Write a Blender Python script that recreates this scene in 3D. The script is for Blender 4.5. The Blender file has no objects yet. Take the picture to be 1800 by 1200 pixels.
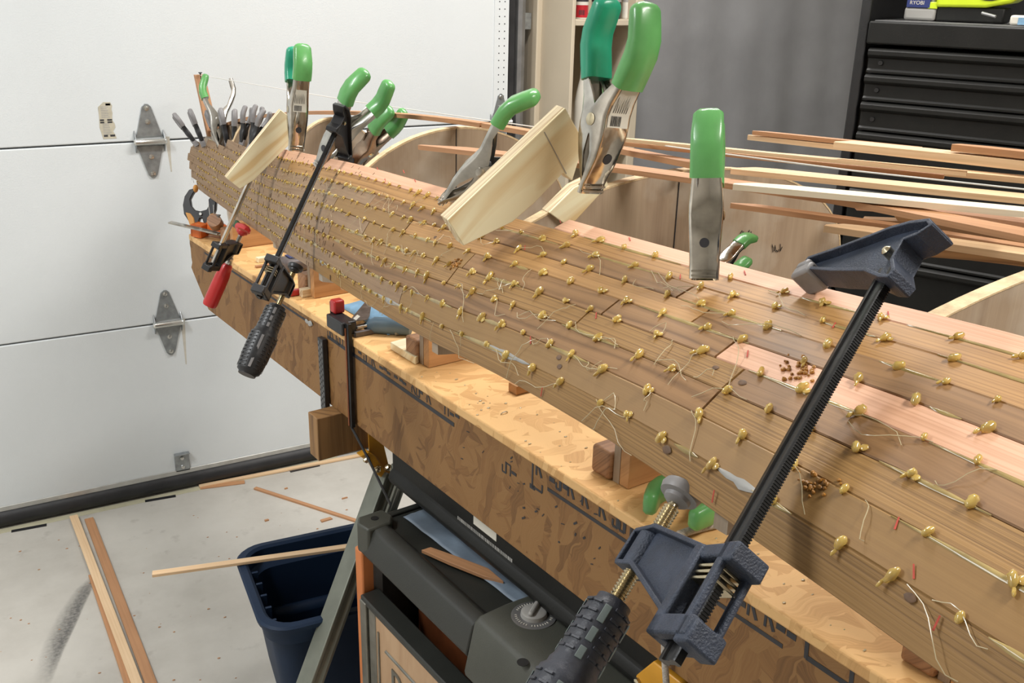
import bpy, bmesh, math, random
import numpy as np
from math import sin, cos, pi, radians, hypot, atan2, sqrt
from mathutils import Vector, Matrix

SC = bpy.context.scene
COL = SC.collection
rnd = random.Random(7)

# ------------------------------------------------------------------ camera
# World: X runs along the garage door, Y towards it, Z up.
EYE = Vector((0, 0, 1.506))
CR = Vector((0.87281081, -0.48754317, 0.02242631))
CU = Vector((0.15254547, 0.31616165, 0.93636087))
CF = Vector((0.46360669, 0.81384486, -0.35032181))
FPX = 1711.55
cam_d = bpy.data.cameras.new('camera')
cam_d.sensor_width = 36.0
cam_d.lens = FPX / 1800 * 36
cam_d.clip_start = 0.02
cam_d.clip_end = 60
cam = bpy.data.objects.new('camera', cam_d)
COL.objects.link(cam)
mw = Matrix((CR, CU, -CF)).transposed().to_4x4()
mw.translation = EYE
cam.matrix_world = mw
SC.camera = cam
SC.view_settings.view_transform = 'Standard'
SC.view_settings.look = 'None'
SC.view_settings.gamma = 1
SC.view_settings.exposure = 0.0
SC.view_settings.use_curve_mapping = False

# ------------------------------------------------------------------ light
W = bpy.data.worlds.new('world')
SC.world = W
W.use_nodes = True
W.node_tree.nodes['Background'].inputs[0].default_value = (0.95, 0.97, 1.0, 1)
W.node_tree.nodes['Background'].inputs[1].default_value = 0.06


def area_light(name, loc, target, sx, sy, power, col, spread=180):
    d = bpy.data.lights.new(name, 'AREA')
    d.shape = 'RECTANGLE'
    d.size = sx
    d.size_y = sy
    d.energy = power
    d.color = col
    d.spread = radians(spread)
    o = bpy.data.objects.new(name, d)
    COL.objects.link(o)
    o.location = loc
    o.rotation_euler = (Vector(target) - Vector(loc)).to_track_quat('-Z', 'Y').to_euler()
    return o


# ceiling tubes of the garage (all above and outside the picture)
area_light('ceiling_tube_light_door', (1.40, 1.72, 2.60), (1.40, 1.72, 0.0), 1.2, 0.22, 41, (1.0, 0.97, 0.94))
area_light('ceiling_tube_light_left', (-1.15, 1.5, 2.68), (-1.0, 1.6, 0.0), 0.15, 1.2, 46, (0.95, 0.98, 1.0))
area_light('ceiling_tube_light_rear', (1.45, -0.35, 2.68), (1.2, 0.1, 0.0), 1.2, 0.25, 46, (1.0, 0.96, 0.90))

# ------------------------------------------------------------------ frames
BD = Vector((-0.11507585, 0.99335671, 0))      # along the bench, away from the camera
BN = Vector((0.99335671, 0.11507585, 0))       # across the bench, to the right
UP = Vector((0, 0, 1))


def B(t, L, z):
    return BD * t + BN * L + UP * z


def ray(px, py):
    return CF + CR * ((px - 900) / FPX) - CU * ((py - 600) / FPX)


def at_d(px, py, d):
    return EYE + ray(px, py) * d


def at_z(px, py, z):
    v = ray(px, py)
    return EYE + v * ((z - EYE.z) / v.z)


def at_y(px, py, y):
    v = ray(px, py)
    return EYE + v * (y / v.y)


def at_t(px, py, t):
    v = ray(px, py)
    return EYE + v * (t / v.dot(BD))


def at_L(px, py, L):
    v = ray(px, py)
    return EYE + v * (L / v.dot(BN))


def depth(p):
    return (p - EYE).dot(CF)


def topix(p):
    d = p - EYE
    k = d.dot(CF)
    return 900 + FPX * d.dot(CR) / k, 600 - FPX * d.dot(CU) / k


# ------------------------------------------------------------------ materials
def _nt(name):
    m = bpy.data.materials.new(name)
    m.use_nodes = True
    nt = m.node_tree
    return m, nt, nt.nodes['Principled BSDF']


def N(nt, typ, **kw):
    n = nt.nodes.new(typ)
    for k, v in kw.items():
        if k.startswith('i_'):
            n.inputs[k[2:].replace('_', ' ')].default_value = v
        else:
            setattr(n, k, v)
    return n


def ramp(nt, stops):
    r = nt.nodes.new('ShaderNodeValToRGB')
    e = r.color_ramp.elements
    while len(e) > 1:
        e.remove(e[-1])
    e[0].position = stops[0][0]
    e[0].color = tuple(stops[0][1]) + (1,)
    for p, c in stops[1:]:
        k = e.new(p)
        k.color = tuple(c) + (1,)
    return r


def bump(nt, bs, src, strength=0.2, dist=0.001):
    b = N(nt, 'ShaderNodeBump')
    b.inputs['Strength'].default_value = strength
    b.inputs['Distance'].default_value = dist
    nt.links.new(src, b.inputs['Height'])
    nt.links.new(b.outputs[0], bs.inputs['Normal'])


def mat_plain(name, col, rough=0.5, metal=0.0, var=0.12, scale=8, bmp=0.0, bscale=200, spec=0.5, coat=0.0, trans=0.0, sss=0.0):
    m, nt, bs = _nt(name)
    tc = N(nt, 'ShaderNodeTexCoord')
    n = N(nt, 'ShaderNodeTexNoise')
    n.inputs['Scale'].default_value = scale
    n.inputs['Detail'].default_value = 6
    nt.links.new(tc.outputs['Object'], n.inputs['Vector'])
    r = ramp(nt, [(0.3, [c * (1 - var) for c in col]), (0.7, [min(1, c * (1 + var)) for c in col])])
    nt.links.new(n.outputs['Fac'], r.inputs[0])
    nt.links.new(r.outputs[0], bs.inputs['Base Color'])
    bs.inputs['Roughness'].default_value = rough
    bs.inputs['Metallic'].default_value = metal
    bs.inputs['Specular IOR Level'].default_value = spec
    bs.inputs['Coat Weight'].default_value = coat
    bs.inputs['Coat Roughness'].default_value = 0.04
    bs.inputs['Transmission Weight'].default_value = trans
    if sss:
        bs.inputs['Subsurface Weight'].default_value = sss
        bs.inputs['Subsurface Radius'].default_value = (0.006, 0.004, 0.002)
        bs.inputs['Subsurface Scale'].default_value = 0.6
    if bmp:
        n2 = N(nt, 'ShaderNodeTexNoise')
        n2.inputs['Scale'].default_value = bscale
        n2.inputs['Detail'].default_value = 4
        nt.links.new(tc.outputs['Object'], n2.inputs['Vector'])
        bump(nt, bs, n2.outputs['Fac'], bmp, 0.002)
    return m


def mat_wood(name, light, dark, rings=26.0, rough=0.55, streak=0.5, warp=0.05, fine=0.5, seed=0.0, stain=None, contrast=1.0):
    """Wood driven by UV in metres: u along the grain, v across it."""
    m, nt, bs = _nt(name)
    uv = N(nt, 'ShaderNodeUVMap')
    mp = N(nt, 'ShaderNodeMapping')
    mp.inputs['Location'].default_value = (seed, seed * 0.37, seed)
    nt.links.new(uv.outputs[0], mp.inputs['Vector'])
    # slow wander of the rings
    m1 = N(nt, 'ShaderNodeMapping')
    m1.inputs['Scale'].default_value = (3.0, 14.0, 1)
    nt.links.new(mp.outputs[0], m1.inputs['Vector'])
    n1 = N(nt, 'ShaderNodeTexNoise')
    n1.inputs['Scale'].default_value = 1.0
    n1.inputs['Detail'].default_value = 2
    nt.links.new(m1.outputs[0], n1.inputs['Vector'])
    sep = N(nt, 'ShaderNodeSeparateXYZ')
    nt.links.new(mp.outputs[0], sep.inputs[0])
    ad = N(nt, 'ShaderNodeMath', operation='MULTIPLY_ADD')
    nt.links.new(n1.outputs['Fac'], ad.inputs[0])
    ad.inputs[1].default_value = warp
    nt.links.new(sep.outputs['Y'], ad.inputs[2])
    cb = N(nt, 'ShaderNodeCombineXYZ')
    um = N(nt, 'ShaderNodeMath', operation='MULTIPLY')
    um.inputs[1].default_value = 1.2
    nt.links.new(sep.outputs['X'], um.inputs[0])
    vm = N(nt, 'ShaderNodeMath', operation='MULTIPLY')
    vm.inputs[1].default_value = rings * 16
    nt.links.new(ad.outputs[0], vm.inputs[0])
    nt.links.new(um.outputs[0], cb.inputs[0])
    nt.links.new(vm.outputs[0], cb.inputs[1])
    rn = N(nt, 'ShaderNodeTexNoise')
    rn.inputs['Scale'].default_value = 1.0
    rn.inputs['Detail'].default_value = 2.5
    nt.links.new(cb.outputs[0], rn.inputs['Vector'])
    sn = N(nt, 'ShaderNodeMapRange')
    sn.inputs['From Min'].default_value = 0.30
    sn.inputs['From Max'].default_value = 0.66
    sn.inputs['To Min'].default_value = -1.0
    sn.inputs['To Max'].default_value = 1.0
    nt.links.new(rn.outputs['Fac'], sn.inputs['Value'])
    # fine fibres
    m2 = N(nt, 'ShaderNodeMapping')
    m2.inputs['Scale'].default_value = (9.0, 700.0, 1)
    nt.links.new(mp.outputs[0], m2.inputs['Vector'])
    n2 = N(nt, 'ShaderNodeTexNoise')
    n2.inputs['Scale'].default_value = 1.0
    n2.inputs['Detail'].default_value = 3
    nt.links.new(m2.outputs[0], n2.inputs['Vector'])
    s1 = N(nt, 'ShaderNodeMath', operation='MULTIPLY_ADD')
    nt.links.new(sn.outputs[0], s1.inputs[0])
    s1.inputs[1].default_value = 0.5 * streak
    s1.inputs[2].default_value = 0.5
    s2 = N(nt, 'ShaderNodeMath', operation='SUBTRACT')
    nt.links.new(n2.outputs['Fac'], s2.inputs[0])
    s2.inputs[1].default_value = 0.5
    s3 = N(nt, 'ShaderNodeMath', operation='MULTIPLY_ADD')
    nt.links.new(s2.outputs[0], s3.inputs[0])
    s3.inputs[1].default_value = fine
    nt.links.new(s1.outputs[0], s3.inputs[2])
    # large blotches
    m4 = N(nt, 'ShaderNodeMapping')
    m4.inputs['Scale'].default_value = (5.0, 25.0, 1)
    nt.links.new(mp.outputs[0], m4.inputs['Vector'])
    n4 = N(nt, 'ShaderNodeTexNoise')
    n4.inputs['Scale'].default_value = 1.0
    n4.inputs['Detail'].default_value = 3
    nt.links.new(m4.outputs[0], n4.inputs['Vector'])
    s4 = N(nt, 'ShaderNodeMath', operation='MULTIPLY_ADD')
    nt.links.new(n4.outputs['Fac'], s4.inputs[0])
    s4.inputs[1].default_value = 0.55
    s5 = N(nt, 'ShaderNodeMath', operation='SUBTRACT')
    nt.links.new(s3.outputs[0], s5.inputs[0])
    s5.inputs[1].default_value = 0.27
    nt.links.new(s5.outputs[0], s4.inputs[2])
    r = ramp(nt, [(0.20, dark), (0.45, [a * 0.45 + b * 0.55 for a, b in zip(dark, light)]), (0.70, light)])
    nt.links.new(s4.outputs[0], r.inputs[0])
    out = r.outputs[0]
    if stain:
        tc = N(nt, 'ShaderNodeTexCoord')
        n5 = N(nt, 'ShaderNodeTexNoise')
        n5.inputs['Scale'].default_value = stain[1]
        n5.inputs['Detail'].default_value = 5
        nt.links.new(tc.outputs['Object'], n5.inputs['Vector'])
        rr = ramp(nt, [(0.5, (0, 0, 0)), (0.68, (1, 1, 1))])
        nt.links.new(n5.outputs['Fac'], rr.inputs[0])
        mx = N(nt, 'ShaderNodeMix', data_type='RGBA')
        nt.links.new(rr.outputs[0], mx.inputs['Factor'])
        nt.links.new(out, mx.inputs['A'])
        mx.inputs['B'].default_value = tuple(stain[0]) + (1,)
        out = mx.outputs['Result']
    nt.links.new(out, bs.inputs['Base Color'])
    bs.inputs['Roughness'].default_value = rough
    bump(nt, bs, s3.outputs[0], 0.25, 0.0006)
    return m


def mat_osb(name, tint=(1, 1, 1), lo=1.0):
    m, nt, bs = _nt(name)
    uv = N(nt, 'ShaderNodeUVMap')
    outs = []
    for i, (sx, sy, rot) in enumerate(((14, 58, 0.5), (20, 60, -0.6), (16, 66, 1.3))):
        mp = N(nt, 'ShaderNodeMapping')
        mp.inputs['Rotation'].default_value = (0, 0, rot)
        mp.inputs['Location'].default_value = (i * 3.1, i * 1.7, 0)
        n0 = N(nt, 'ShaderNodeTexNoise')
        n0.inputs['Scale'].default_value = 14
        nt.links.new(uv.outputs[0], n0.inputs['Vector'])
        mx0 = N(nt, 'ShaderNodeMix', data_type='VECTOR')
        mx0.inputs['Factor'].default_value = 0.05
        nt.links.new(uv.outputs[0], mx0.inputs[4])
        nt.links.new(n0.outputs['Color'], mx0.inputs[5])
        nt.links.new(mx0.outputs[1], mp.inputs['Vector'])
        m2 = N(nt, 'ShaderNodeMapping')
        m2.inputs['Scale'].default_value = (sx, sy, 1)
        nt.links.new(mp.outputs[0], m2.inputs['Vector'])
        v = N(nt, 'ShaderNodeTexVoronoi')
        v.inputs['Scale'].default_value = 1
        nt.links.new(m2.outputs[0], v.inputs['Vector'])
        sp = N(nt, 'ShaderNodeSeparateColor')
        nt.links.new(v.outputs['Color'], sp.inputs[0])
        # fibres inside each flake
        m3 = N(nt, 'ShaderNodeMapping')
        m3.inputs['Scale'].default_value = (12, 420, 1)
        nt.links.new(mp.outputs[0], m3.inputs['Vector'])
        f = N(nt, 'ShaderNodeTexNoise')
        f.inputs['Scale'].default_value = 1
        f.inputs['Detail'].default_value = 3
        nt.links.new(m3.outputs[0], f.inputs['Vector'])
        a = N(nt, 'ShaderNodeMath', operation='MULTIPLY_ADD')
        nt.links.new(f.outputs['Fac'], a.inputs[0])
        a.inputs[1].default_value = 0.85
        nt.links.new(sp.outputs[0], a.inputs[2])
        outs.append((a.outputs[0], sp.outputs[1]))
    cur = outs[0][0]
    for o, sel in outs[1:]:
        gt = N(nt, 'ShaderNodeMath', operation='GREATER_THAN')
        nt.links.new(sel, gt.inputs[0])
        gt.inputs[1].default_value = 0.5
        mx = N(nt, 'ShaderNodeMix', data_type='FLOAT')
        nt.links.new(gt.outputs[0], mx.inputs[0])
        nt.links.new(cur, mx.inputs[2])
        nt.links.new(o, mx.inputs[3])
        cur = mx.outputs[0]
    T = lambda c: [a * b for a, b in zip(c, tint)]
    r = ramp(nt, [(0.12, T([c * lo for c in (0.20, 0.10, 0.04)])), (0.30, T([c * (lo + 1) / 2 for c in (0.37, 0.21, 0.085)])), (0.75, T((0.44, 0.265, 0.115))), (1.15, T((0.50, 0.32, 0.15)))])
    nt.links.new(cur, r.inputs[0])
    nt.links.new(r.outputs[0], bs.inputs['Base Color'])
    bs.inputs['Roughness'].default_value = 0.6
    bump(nt, bs, cur, 0.35, 0.0015)
    return m


M = {}
M['door'] = mat_plain('white_door_steel', (0.68, 0.71, 0.72), 0.45, 0, 0.03, 3, 0.25, 260)
M['doordirt'] = mat_plain('door_grime', (0.52, 0.49, 0.42), 0.7, 0, 0.2, 30)
M['seal'] = mat_plain('black_rubber_seal', (0.018, 0.018, 0.02), 0.5, 0, 0.3, 20)
M['alu'] = mat_plain('dull_aluminium', (0.55, 0.55, 0.53), 0.4, 0.8, 0.1, 30)
M['galv'] = mat_plain('galvanised_steel', (0.34, 0.36, 0.37), 0.42, 0.75, 0.2, 60)
M['bolt'] = mat_plain('zinc_bolt', (0.65, 0.65, 0.62), 0.25, 0.9, 0.1, 60)
M['white'] = mat_plain('white_wall_paint', (0.72, 0.70, 0.66), 0.8, 0, 0.03, 4)
M['beige'] = mat_plain('beige_paint', (0.56, 0.48, 0.36), 0.6, 0, 0.04, 6)
M['greytrack'] = mat_plain('grey_track_steel', (0.24, 0.24, 0.24), 0.4, 0.6, 0.2, 20)
M['paperY'] = mat_plain('yellow_paper', (0.75, 0.68, 0.14), 0.8, 0, 0.05, 8)
M['paperW'] = mat_plain('white_paper', (0.66, 0.63, 0.55), 0.8, 0, 0.04, 8)
M['ink'] = mat_plain('black_ink', (0.03, 0.03, 0.035), 0.6, 0, 0.2, 40)
M['greyink'] = mat_plain('grey_print', (0.35, 0.34, 0.32), 0.7, 0, 0.2, 40)
M['redcord'] = mat_plain('red_cord_jacket', (0.55, 0.05, 0.02), 0.45, 0, 0.1, 40)
M['tarp'] = mat_plain('grey_tarp_fabric', (0.31, 0.31, 0.315), 0.45, 0, 0.12, 5, 0.4, 40)
M['black'] = mat_plain('black_powder_coat', (0.012, 0.012, 0.013), 0.38, 0, 0.25, 30, 0.15, 400)
M['blackm'] = mat_plain('black_drawer_paint', (0.010, 0.010, 0.009), 0.5, 0, 0.25, 12, 0.1, 300, spec=0.3)
M['chrome'] = mat_plain('worn_chrome_steel', (0.55, 0.51, 0.45), 0.13, 1.0, 0.4, 35, 0.22, 28)
M['brown_steel'] = mat_plain('bronzed_steel', (0.30, 0.22, 0.16), 0.3, 1.0, 0.35, 40, 0.12, 90)
M['green'] = mat_plain('green_vinyl_grip', (0.12, 0.37, 0.11), 0.3, 0, 0.2, 26, 0.06, 120, coat=0.15)
M['teal'] = mat_plain('teal_green_vinyl_grip', (0.02, 0.30, 0.17), 0.32, 0, 0.15, 26, 0.06, 120, coat=0.1)
M['greypad'] = mat_plain('grey_plastic_pad', (0.22, 0.21, 0.21), 0.45, 0, 0.2, 60)
M['blue'] = mat_plain('slate_blue_cast_metal', (0.034, 0.045, 0.072), 0.5, 0.1, 0.25, 60, 0.5, 700)
M['bluegrip'] = mat_plain('slate_rubber_grip', (0.03, 0.033, 0.045), 0.45, 0, 0.2, 60, 0.2, 400)
M['greyinsert'] = mat_plain('grey_green_rubber_insert', (0.13, 0.16, 0.155), 0.5, 0, 0.1, 60)
M['barblk'] = mat_plain('blackened_steel_bar', (0.03, 0.03, 0.031), 0.32, 0.6, 0.3, 40, 0.1, 300)
M['blk'] = mat_plain('black_plastic', (0.02, 0.02, 0.022), 0.4, 0, 0.2, 40)
M['steel'] = mat_plain('bright_steel', (0.5, 0.48, 0.44), 0.28, 1.0, 0.25, 50)
M['brass'] = mat_plain('brassy_steel', (0.60, 0.52, 0.36), 0.25, 1.0, 0.15, 80)
M['red'] = mat_plain('red_painted_handle', (0.50, 0.02, 0.02), 0.35, 0, 0.12, 30, coat=0.2)
M['orange'] = mat_plain('orange_plastic', (0.75, 0.17, 0.03), 0.4, 0, 0.1, 30)
M['amber'] = mat_plain('tan_orange_grip', (0.60, 0.28, 0.06), 0.45, 0, 0.1, 30)
M['tote'] = mat_plain('navy_blue_plastic', (0.010, 0.024, 0.055), 0.55, 0, 0.12, 6, 0.1, 120, spec=0.25)
M['leg'] = mat_plain('grey_steel_leg', (0.19, 0.20, 0.165), 0.45, 0.3, 0.15, 20)
M['yellow'] = mat_plain('yellow_orange_bracket', (0.72, 0.34, 0.03), 0.35, 0, 0.1, 20, coat=0.2)
M['cart'] = mat_plain('dark_grey_moulded_plastic', (0.026, 0.027, 0.023), 0.45, 0, 0.15, 12, 0.15, 500)
M['cart2'] = mat_plain('grey_moulded_plastic', (0.060, 0.062, 0.050), 0.5, 0, 0.12, 12, 0.15, 500)
M['cartor'] = mat_plain('orange_cart_plastic', (0.62, 0.20, 0.06), 0.45, 0, 0.1, 12)
M['steelframe'] = mat_plain('brushed_steel_frame', (0.22, 0.21, 0.18), 0.4, 0.7, 0.2, 30)
M['dark'] = mat_plain('dark_cavity_plastic', (0.008, 0.008, 0.008), 0.6, 0, 0.3, 20)
M['navy'] = mat_plain('navy_label', (0.02, 0.035, 0.16), 0.5, 0, 0.1, 20)
M['rust'] = mat_plain('brown_cardboard', (0.20, 0.055, 0.015), 0.6, 0, 0.3, 20)
M['glue'] = mat_plain('amber_hot_glue', (0.92, 0.62, 0.17), 0.10, 0, 0.2, 90, 0.10, 150, coat=1.0, trans=0.45)
M['gluestring'] = mat_plain('clear_glue_thread', (0.72, 0.62, 0.40), 0.2, 0, 0.1, 60, trans=0.3)
M['gluesmear'] = mat_plain('yellow_glue_smear', (0.42, 0.31, 0.12), 0.22, 0, 0.25, 60, trans=0.2)
M['chew'] = mat_plain('burnt_glue_lump', (0.38, 0.17, 0.03), 0.35, 0, 0.5, 120, 0.8, 200)
M['redpen'] = mat_plain('red_pencil', (0.50, 0.07, 0.045), 0.7, 0, 0.2, 90)
M['string'] = mat_plain('white_string', (0.75, 0.73, 0.68), 0.8, 0, 0.05, 40)
M['rope'] = mat_plain('braided_grey_rope', (0.46, 0.42, 0.37), 0.85, 0, 0.3, 300, 0.8, 500)
M['cloth'] = mat_plain('light_blue_cloth', (0.22, 0.40, 0.58), 0.85, 0, 0.2, 30, 0.5, 200)
M['bluetool'] = mat_plain('steel_blue_handle', (0.12, 0.19, 0.25), 0.45, 0, 0.2, 20)
M['greytool'] = mat_plain('grey_tape_case', (0.15, 0.13, 0.13), 0.5, 0, 0.3, 40)
M['lime'] = mat_plain('lime_green_plastic', (0.62, 0.78, 0.02), 0.35, 0, 0.05, 12)
M['greyplast'] = mat_plain('light_grey_plastic', (0.35, 0.34, 0.32), 0.45, 0, 0.1, 12)
M['canred'] = mat_plain('red_can_print', (0.45, 0.02, 0.03), 0.3, 0, 0.1, 12)
M['bottle'] = mat_plain('green_bottle_glass', (0.02, 0.28, 0.02), 0.08, 0, 0.2, 20, trans=0.5)
M['orangecord'] = mat_plain('orange_red_cord_jacket', (0.70, 0.13, 0.03), 0.4, 0, 0.1, 12)
M['osb'] = mat_osb('osb_board', (0.53, 0.42, 0.29), lo=0.4)  # upright panels: their shade is put into this darker tint
M['osbtop'] = mat_osb('osb_board_top', (1.65, 1.6, 1.45))  # same board for the top, strong light put into the brighter tint
M['pine'] = mat_wood('yellow_pine', (0.90, 0.83, 0.58), (0.72, 0.53, 0.27), rings=3.2, streak=0.7, warp=0.10, fine=0.12, seed=2.0)
M['pineedge'] = mat_wood('pine_ply_edge', (0.80, 0.68, 0.46), (0.45, 0.28, 0.14), rings=16, streak=0.6, warp=0.01, fine=0.5, seed=3.0)
M['ply'] = mat_wood('plywood_mould_face', (0.43, 0.33, 0.23), (0.24, 0.165, 0.11), rings=1.2, streak=0.3, warp=0.2, fine=0.35, seed=5.0, stain=((0.52, 0.46, 0.38), 7))
M['plyedge'] = mat_plain('pale_plywood_edge', (0.66, 0.50, 0.30), 0.7, 0, 0.25, 90, 0.5, 300)
M['ply_or'] = mat_wood('fir_plywood_cleat', (0.58, 0.31, 0.13), (0.36, 0.17, 0.06), rings=4, streak=0.4, warp=0.03, fine=0.35, seed=8.0)
M['block'] = mat_wood('brown_fir_block', (0.38, 0.20, 0.10), (0.17, 0.08, 0.04), rings=10, streak=0.5, warp=0.02, fine=0.4, seed=9.0)
M['fir'] = mat_wood('dark_fir_beam', (0.33, 0.18, 0.07), (0.15, 0.075, 0.03), rings=5, streak=0.6, warp=0.05, fine=0.4, seed=11.0)
M['stripA'] = mat_wood('pink_cedar', (0.735, 0.43, 0.278), (0.546, 0.284, 0.163), rings=26, streak=0.35, warp=0.01, fine=0.4, seed=1.0)
M['stripB'] = mat_wood('tan_cedar', (0.432, 0.234, 0.081), (0.261, 0.127, 0.039), rings=24, streak=0.6, warp=0.012, fine=0.35, seed=4.0)
M['stripC'] = mat_wood('brown_cedar', (0.296, 0.16, 0.065), (0.16, 0.08, 0.029), rings=9, streak=0.55, warp=0.05, fine=0.35, seed=6.0)
M['stripD'] = mat_wood('olive_tan_cedar', (0.341, 0.19, 0.062), (0.191, 0.099, 0.03), rings=36, streak=0.7, warp=0.006, fine=0.4, seed=7.0)
M['stripE'] = mat_wood('plain_olive_cedar', (0.3, 0.171, 0.056), (0.225, 0.118, 0.036), rings=14, streak=0.3, warp=0.02, fine=0.4, seed=13.0)
M['stripF'] = mat_wood('greyed_brown_cedar', (0.326, 0.207, 0.114), (0.211, 0.123, 0.066), rings=16, streak=0.4, warp=0.03, fine=0.4, seed=14.0, stain=((0.28, 0.18, 0.10), 30))
M['loose'] = mat_wood('loose_light_cedar', (0.8, 0.58, 0.36), (0.6, 0.38, 0.2), rings=12, streak=0.3, warp=0.02, fine=0.35, seed=15.0)
M['loosed'] = mat_wood('loose_brown_cedar', (0.52, 0.27, 0.13), (0.34, 0.165, 0.075), rings=12, streak=0.3, warp=0.02, fine=0.35, seed=16.0)
M['pale'] = mat_wood('pale_fresh_cedar', (0.88, 0.78, 0.6), (0.76, 0.62, 0.42), rings=12, streak=0.3, warp=0.02, fine=0.3, seed=17.0)


def mat_floor():
    m, nt, bs = _nt('smooth_concrete_floor')
    tc = N(nt, 'ShaderNodeTexCoord')
    a = N(nt, 'ShaderNodeTexNoise')
    a.inputs['Scale'].default_value = 2.2
    a.inputs['Detail'].default_value = 8
    a.inputs['Roughness'].default_value = 0.65
    nt.links.new(tc.outputs['Object'], a.inputs['Vector'])
    r = ramp(nt, [(0.35, (0.44, 0.415, 0.37)), (0.55, (0.54, 0.515, 0.465)), (0.75, (0.60, 0.575, 0.525))])
    nt.links.new(a.outputs['Fac'], r.inputs[0])
    b = N(nt, 'ShaderNodeTexNoise')
    b.inputs['Scale'].default_value = 16
    b.inputs['Detail'].default_value = 8
    nt.links.new(tc.outputs['Object'], b.inputs['Vector'])
    r2 = ramp(nt, [(0.62, (0, 0, 0)), (0.78, (1, 1, 1))])
    nt.links.new(b.outputs['Fac'], r2.inputs[0])
    mx = N(nt, 'ShaderNodeMix', data_type='RGBA')
    mf = N(nt, 'ShaderNodeMath', operation='MULTIPLY')
    mf.inputs[1].default_value = 0.5
    nt.links.new(r2.outputs[0], mf.inputs[0])
    nt.links.new(mf.outputs[0], mx.inputs['Factor'])
    nt.links.new(r.outputs[0], mx.inputs['A'])
    mx.inputs['B'].default_value = (0.25, 0.22, 0.19, 1)
    nt.links.new(mx.outputs['Result'], bs.inputs['Base Color'])
    bs.inputs['Roughness'].default_value = 0.5
    bump(nt, bs, a.outputs['Fac'], 0.15, 0.004)
    return m


M['floor'] = mat_floor()


def mat_tire():
    """A tyre scuff: soot-black, faded out at its borders by noise (transparent there)."""
    m, nt, bs = _nt('tyre_scuff')
    uv = N(nt, 'ShaderNodeUVMap')
    sp = N(nt, 'ShaderNodeSeparateXYZ')
    nt.links.new(uv.outputs[0], sp.inputs[0])
    bs.inputs['Base Color'].default_value = (0.14, 0.135, 0.13, 1)
    bs.inputs['Roughness'].default_value = 0.8
    tc = N(nt, 'ShaderNodeTexCoord')
    n = N(nt, 'ShaderNodeTexNoise')
    n.inputs['Scale'].default_value = 120
    n.inputs['Detail'].default_value = 5
    nt.links.new(tc.outputs['Object'], n.inputs['Vector'])
    # v: 0..1 across; peak near 0.75
    r = ramp(nt, [(0.0, (0, 0, 0)), (0.75, (1, 1, 1)), (0.9, (0.7, 0.7, 0.7)), (1.0, (0, 0, 0))])
    nt.links.new(sp.outputs['Y'], r.inputs[0])
    r3 = ramp(nt, [(0.0, (0, 0, 0)), (0.3, (1, 1, 1)), (0.8, (0.9, 0.9, 0.9)), (1.0, (0, 0, 0))])
    nt.links.new(sp.outputs['X'], r3.inputs[0])
    mu = N(nt, 'ShaderNodeMath', operation='MULTIPLY')
    nt.links.new(r.outputs[0], mu.inputs[0])
    nt.links.new(r3.outputs[0], mu.inputs[1])
    mu2 = N(nt, 'ShaderNodeMath', operation='MULTIPLY')
    nt.links.new(mu.outputs[0], mu2.inputs[0])
    nt.links.new(n.outputs['Fac'], mu2.inputs[1])
    mu3 = N(nt, 'ShaderNodeMath', operation='MULTIPLY')
    nt.links.new(mu2.outputs[0], mu3.inputs[0])
    mu3.inputs[1].default_value = 1.3
    nt.links.new(mu3.outputs[0], bs.inputs['Alpha'])
    return m


M['tire'] = mat_tire()


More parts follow.
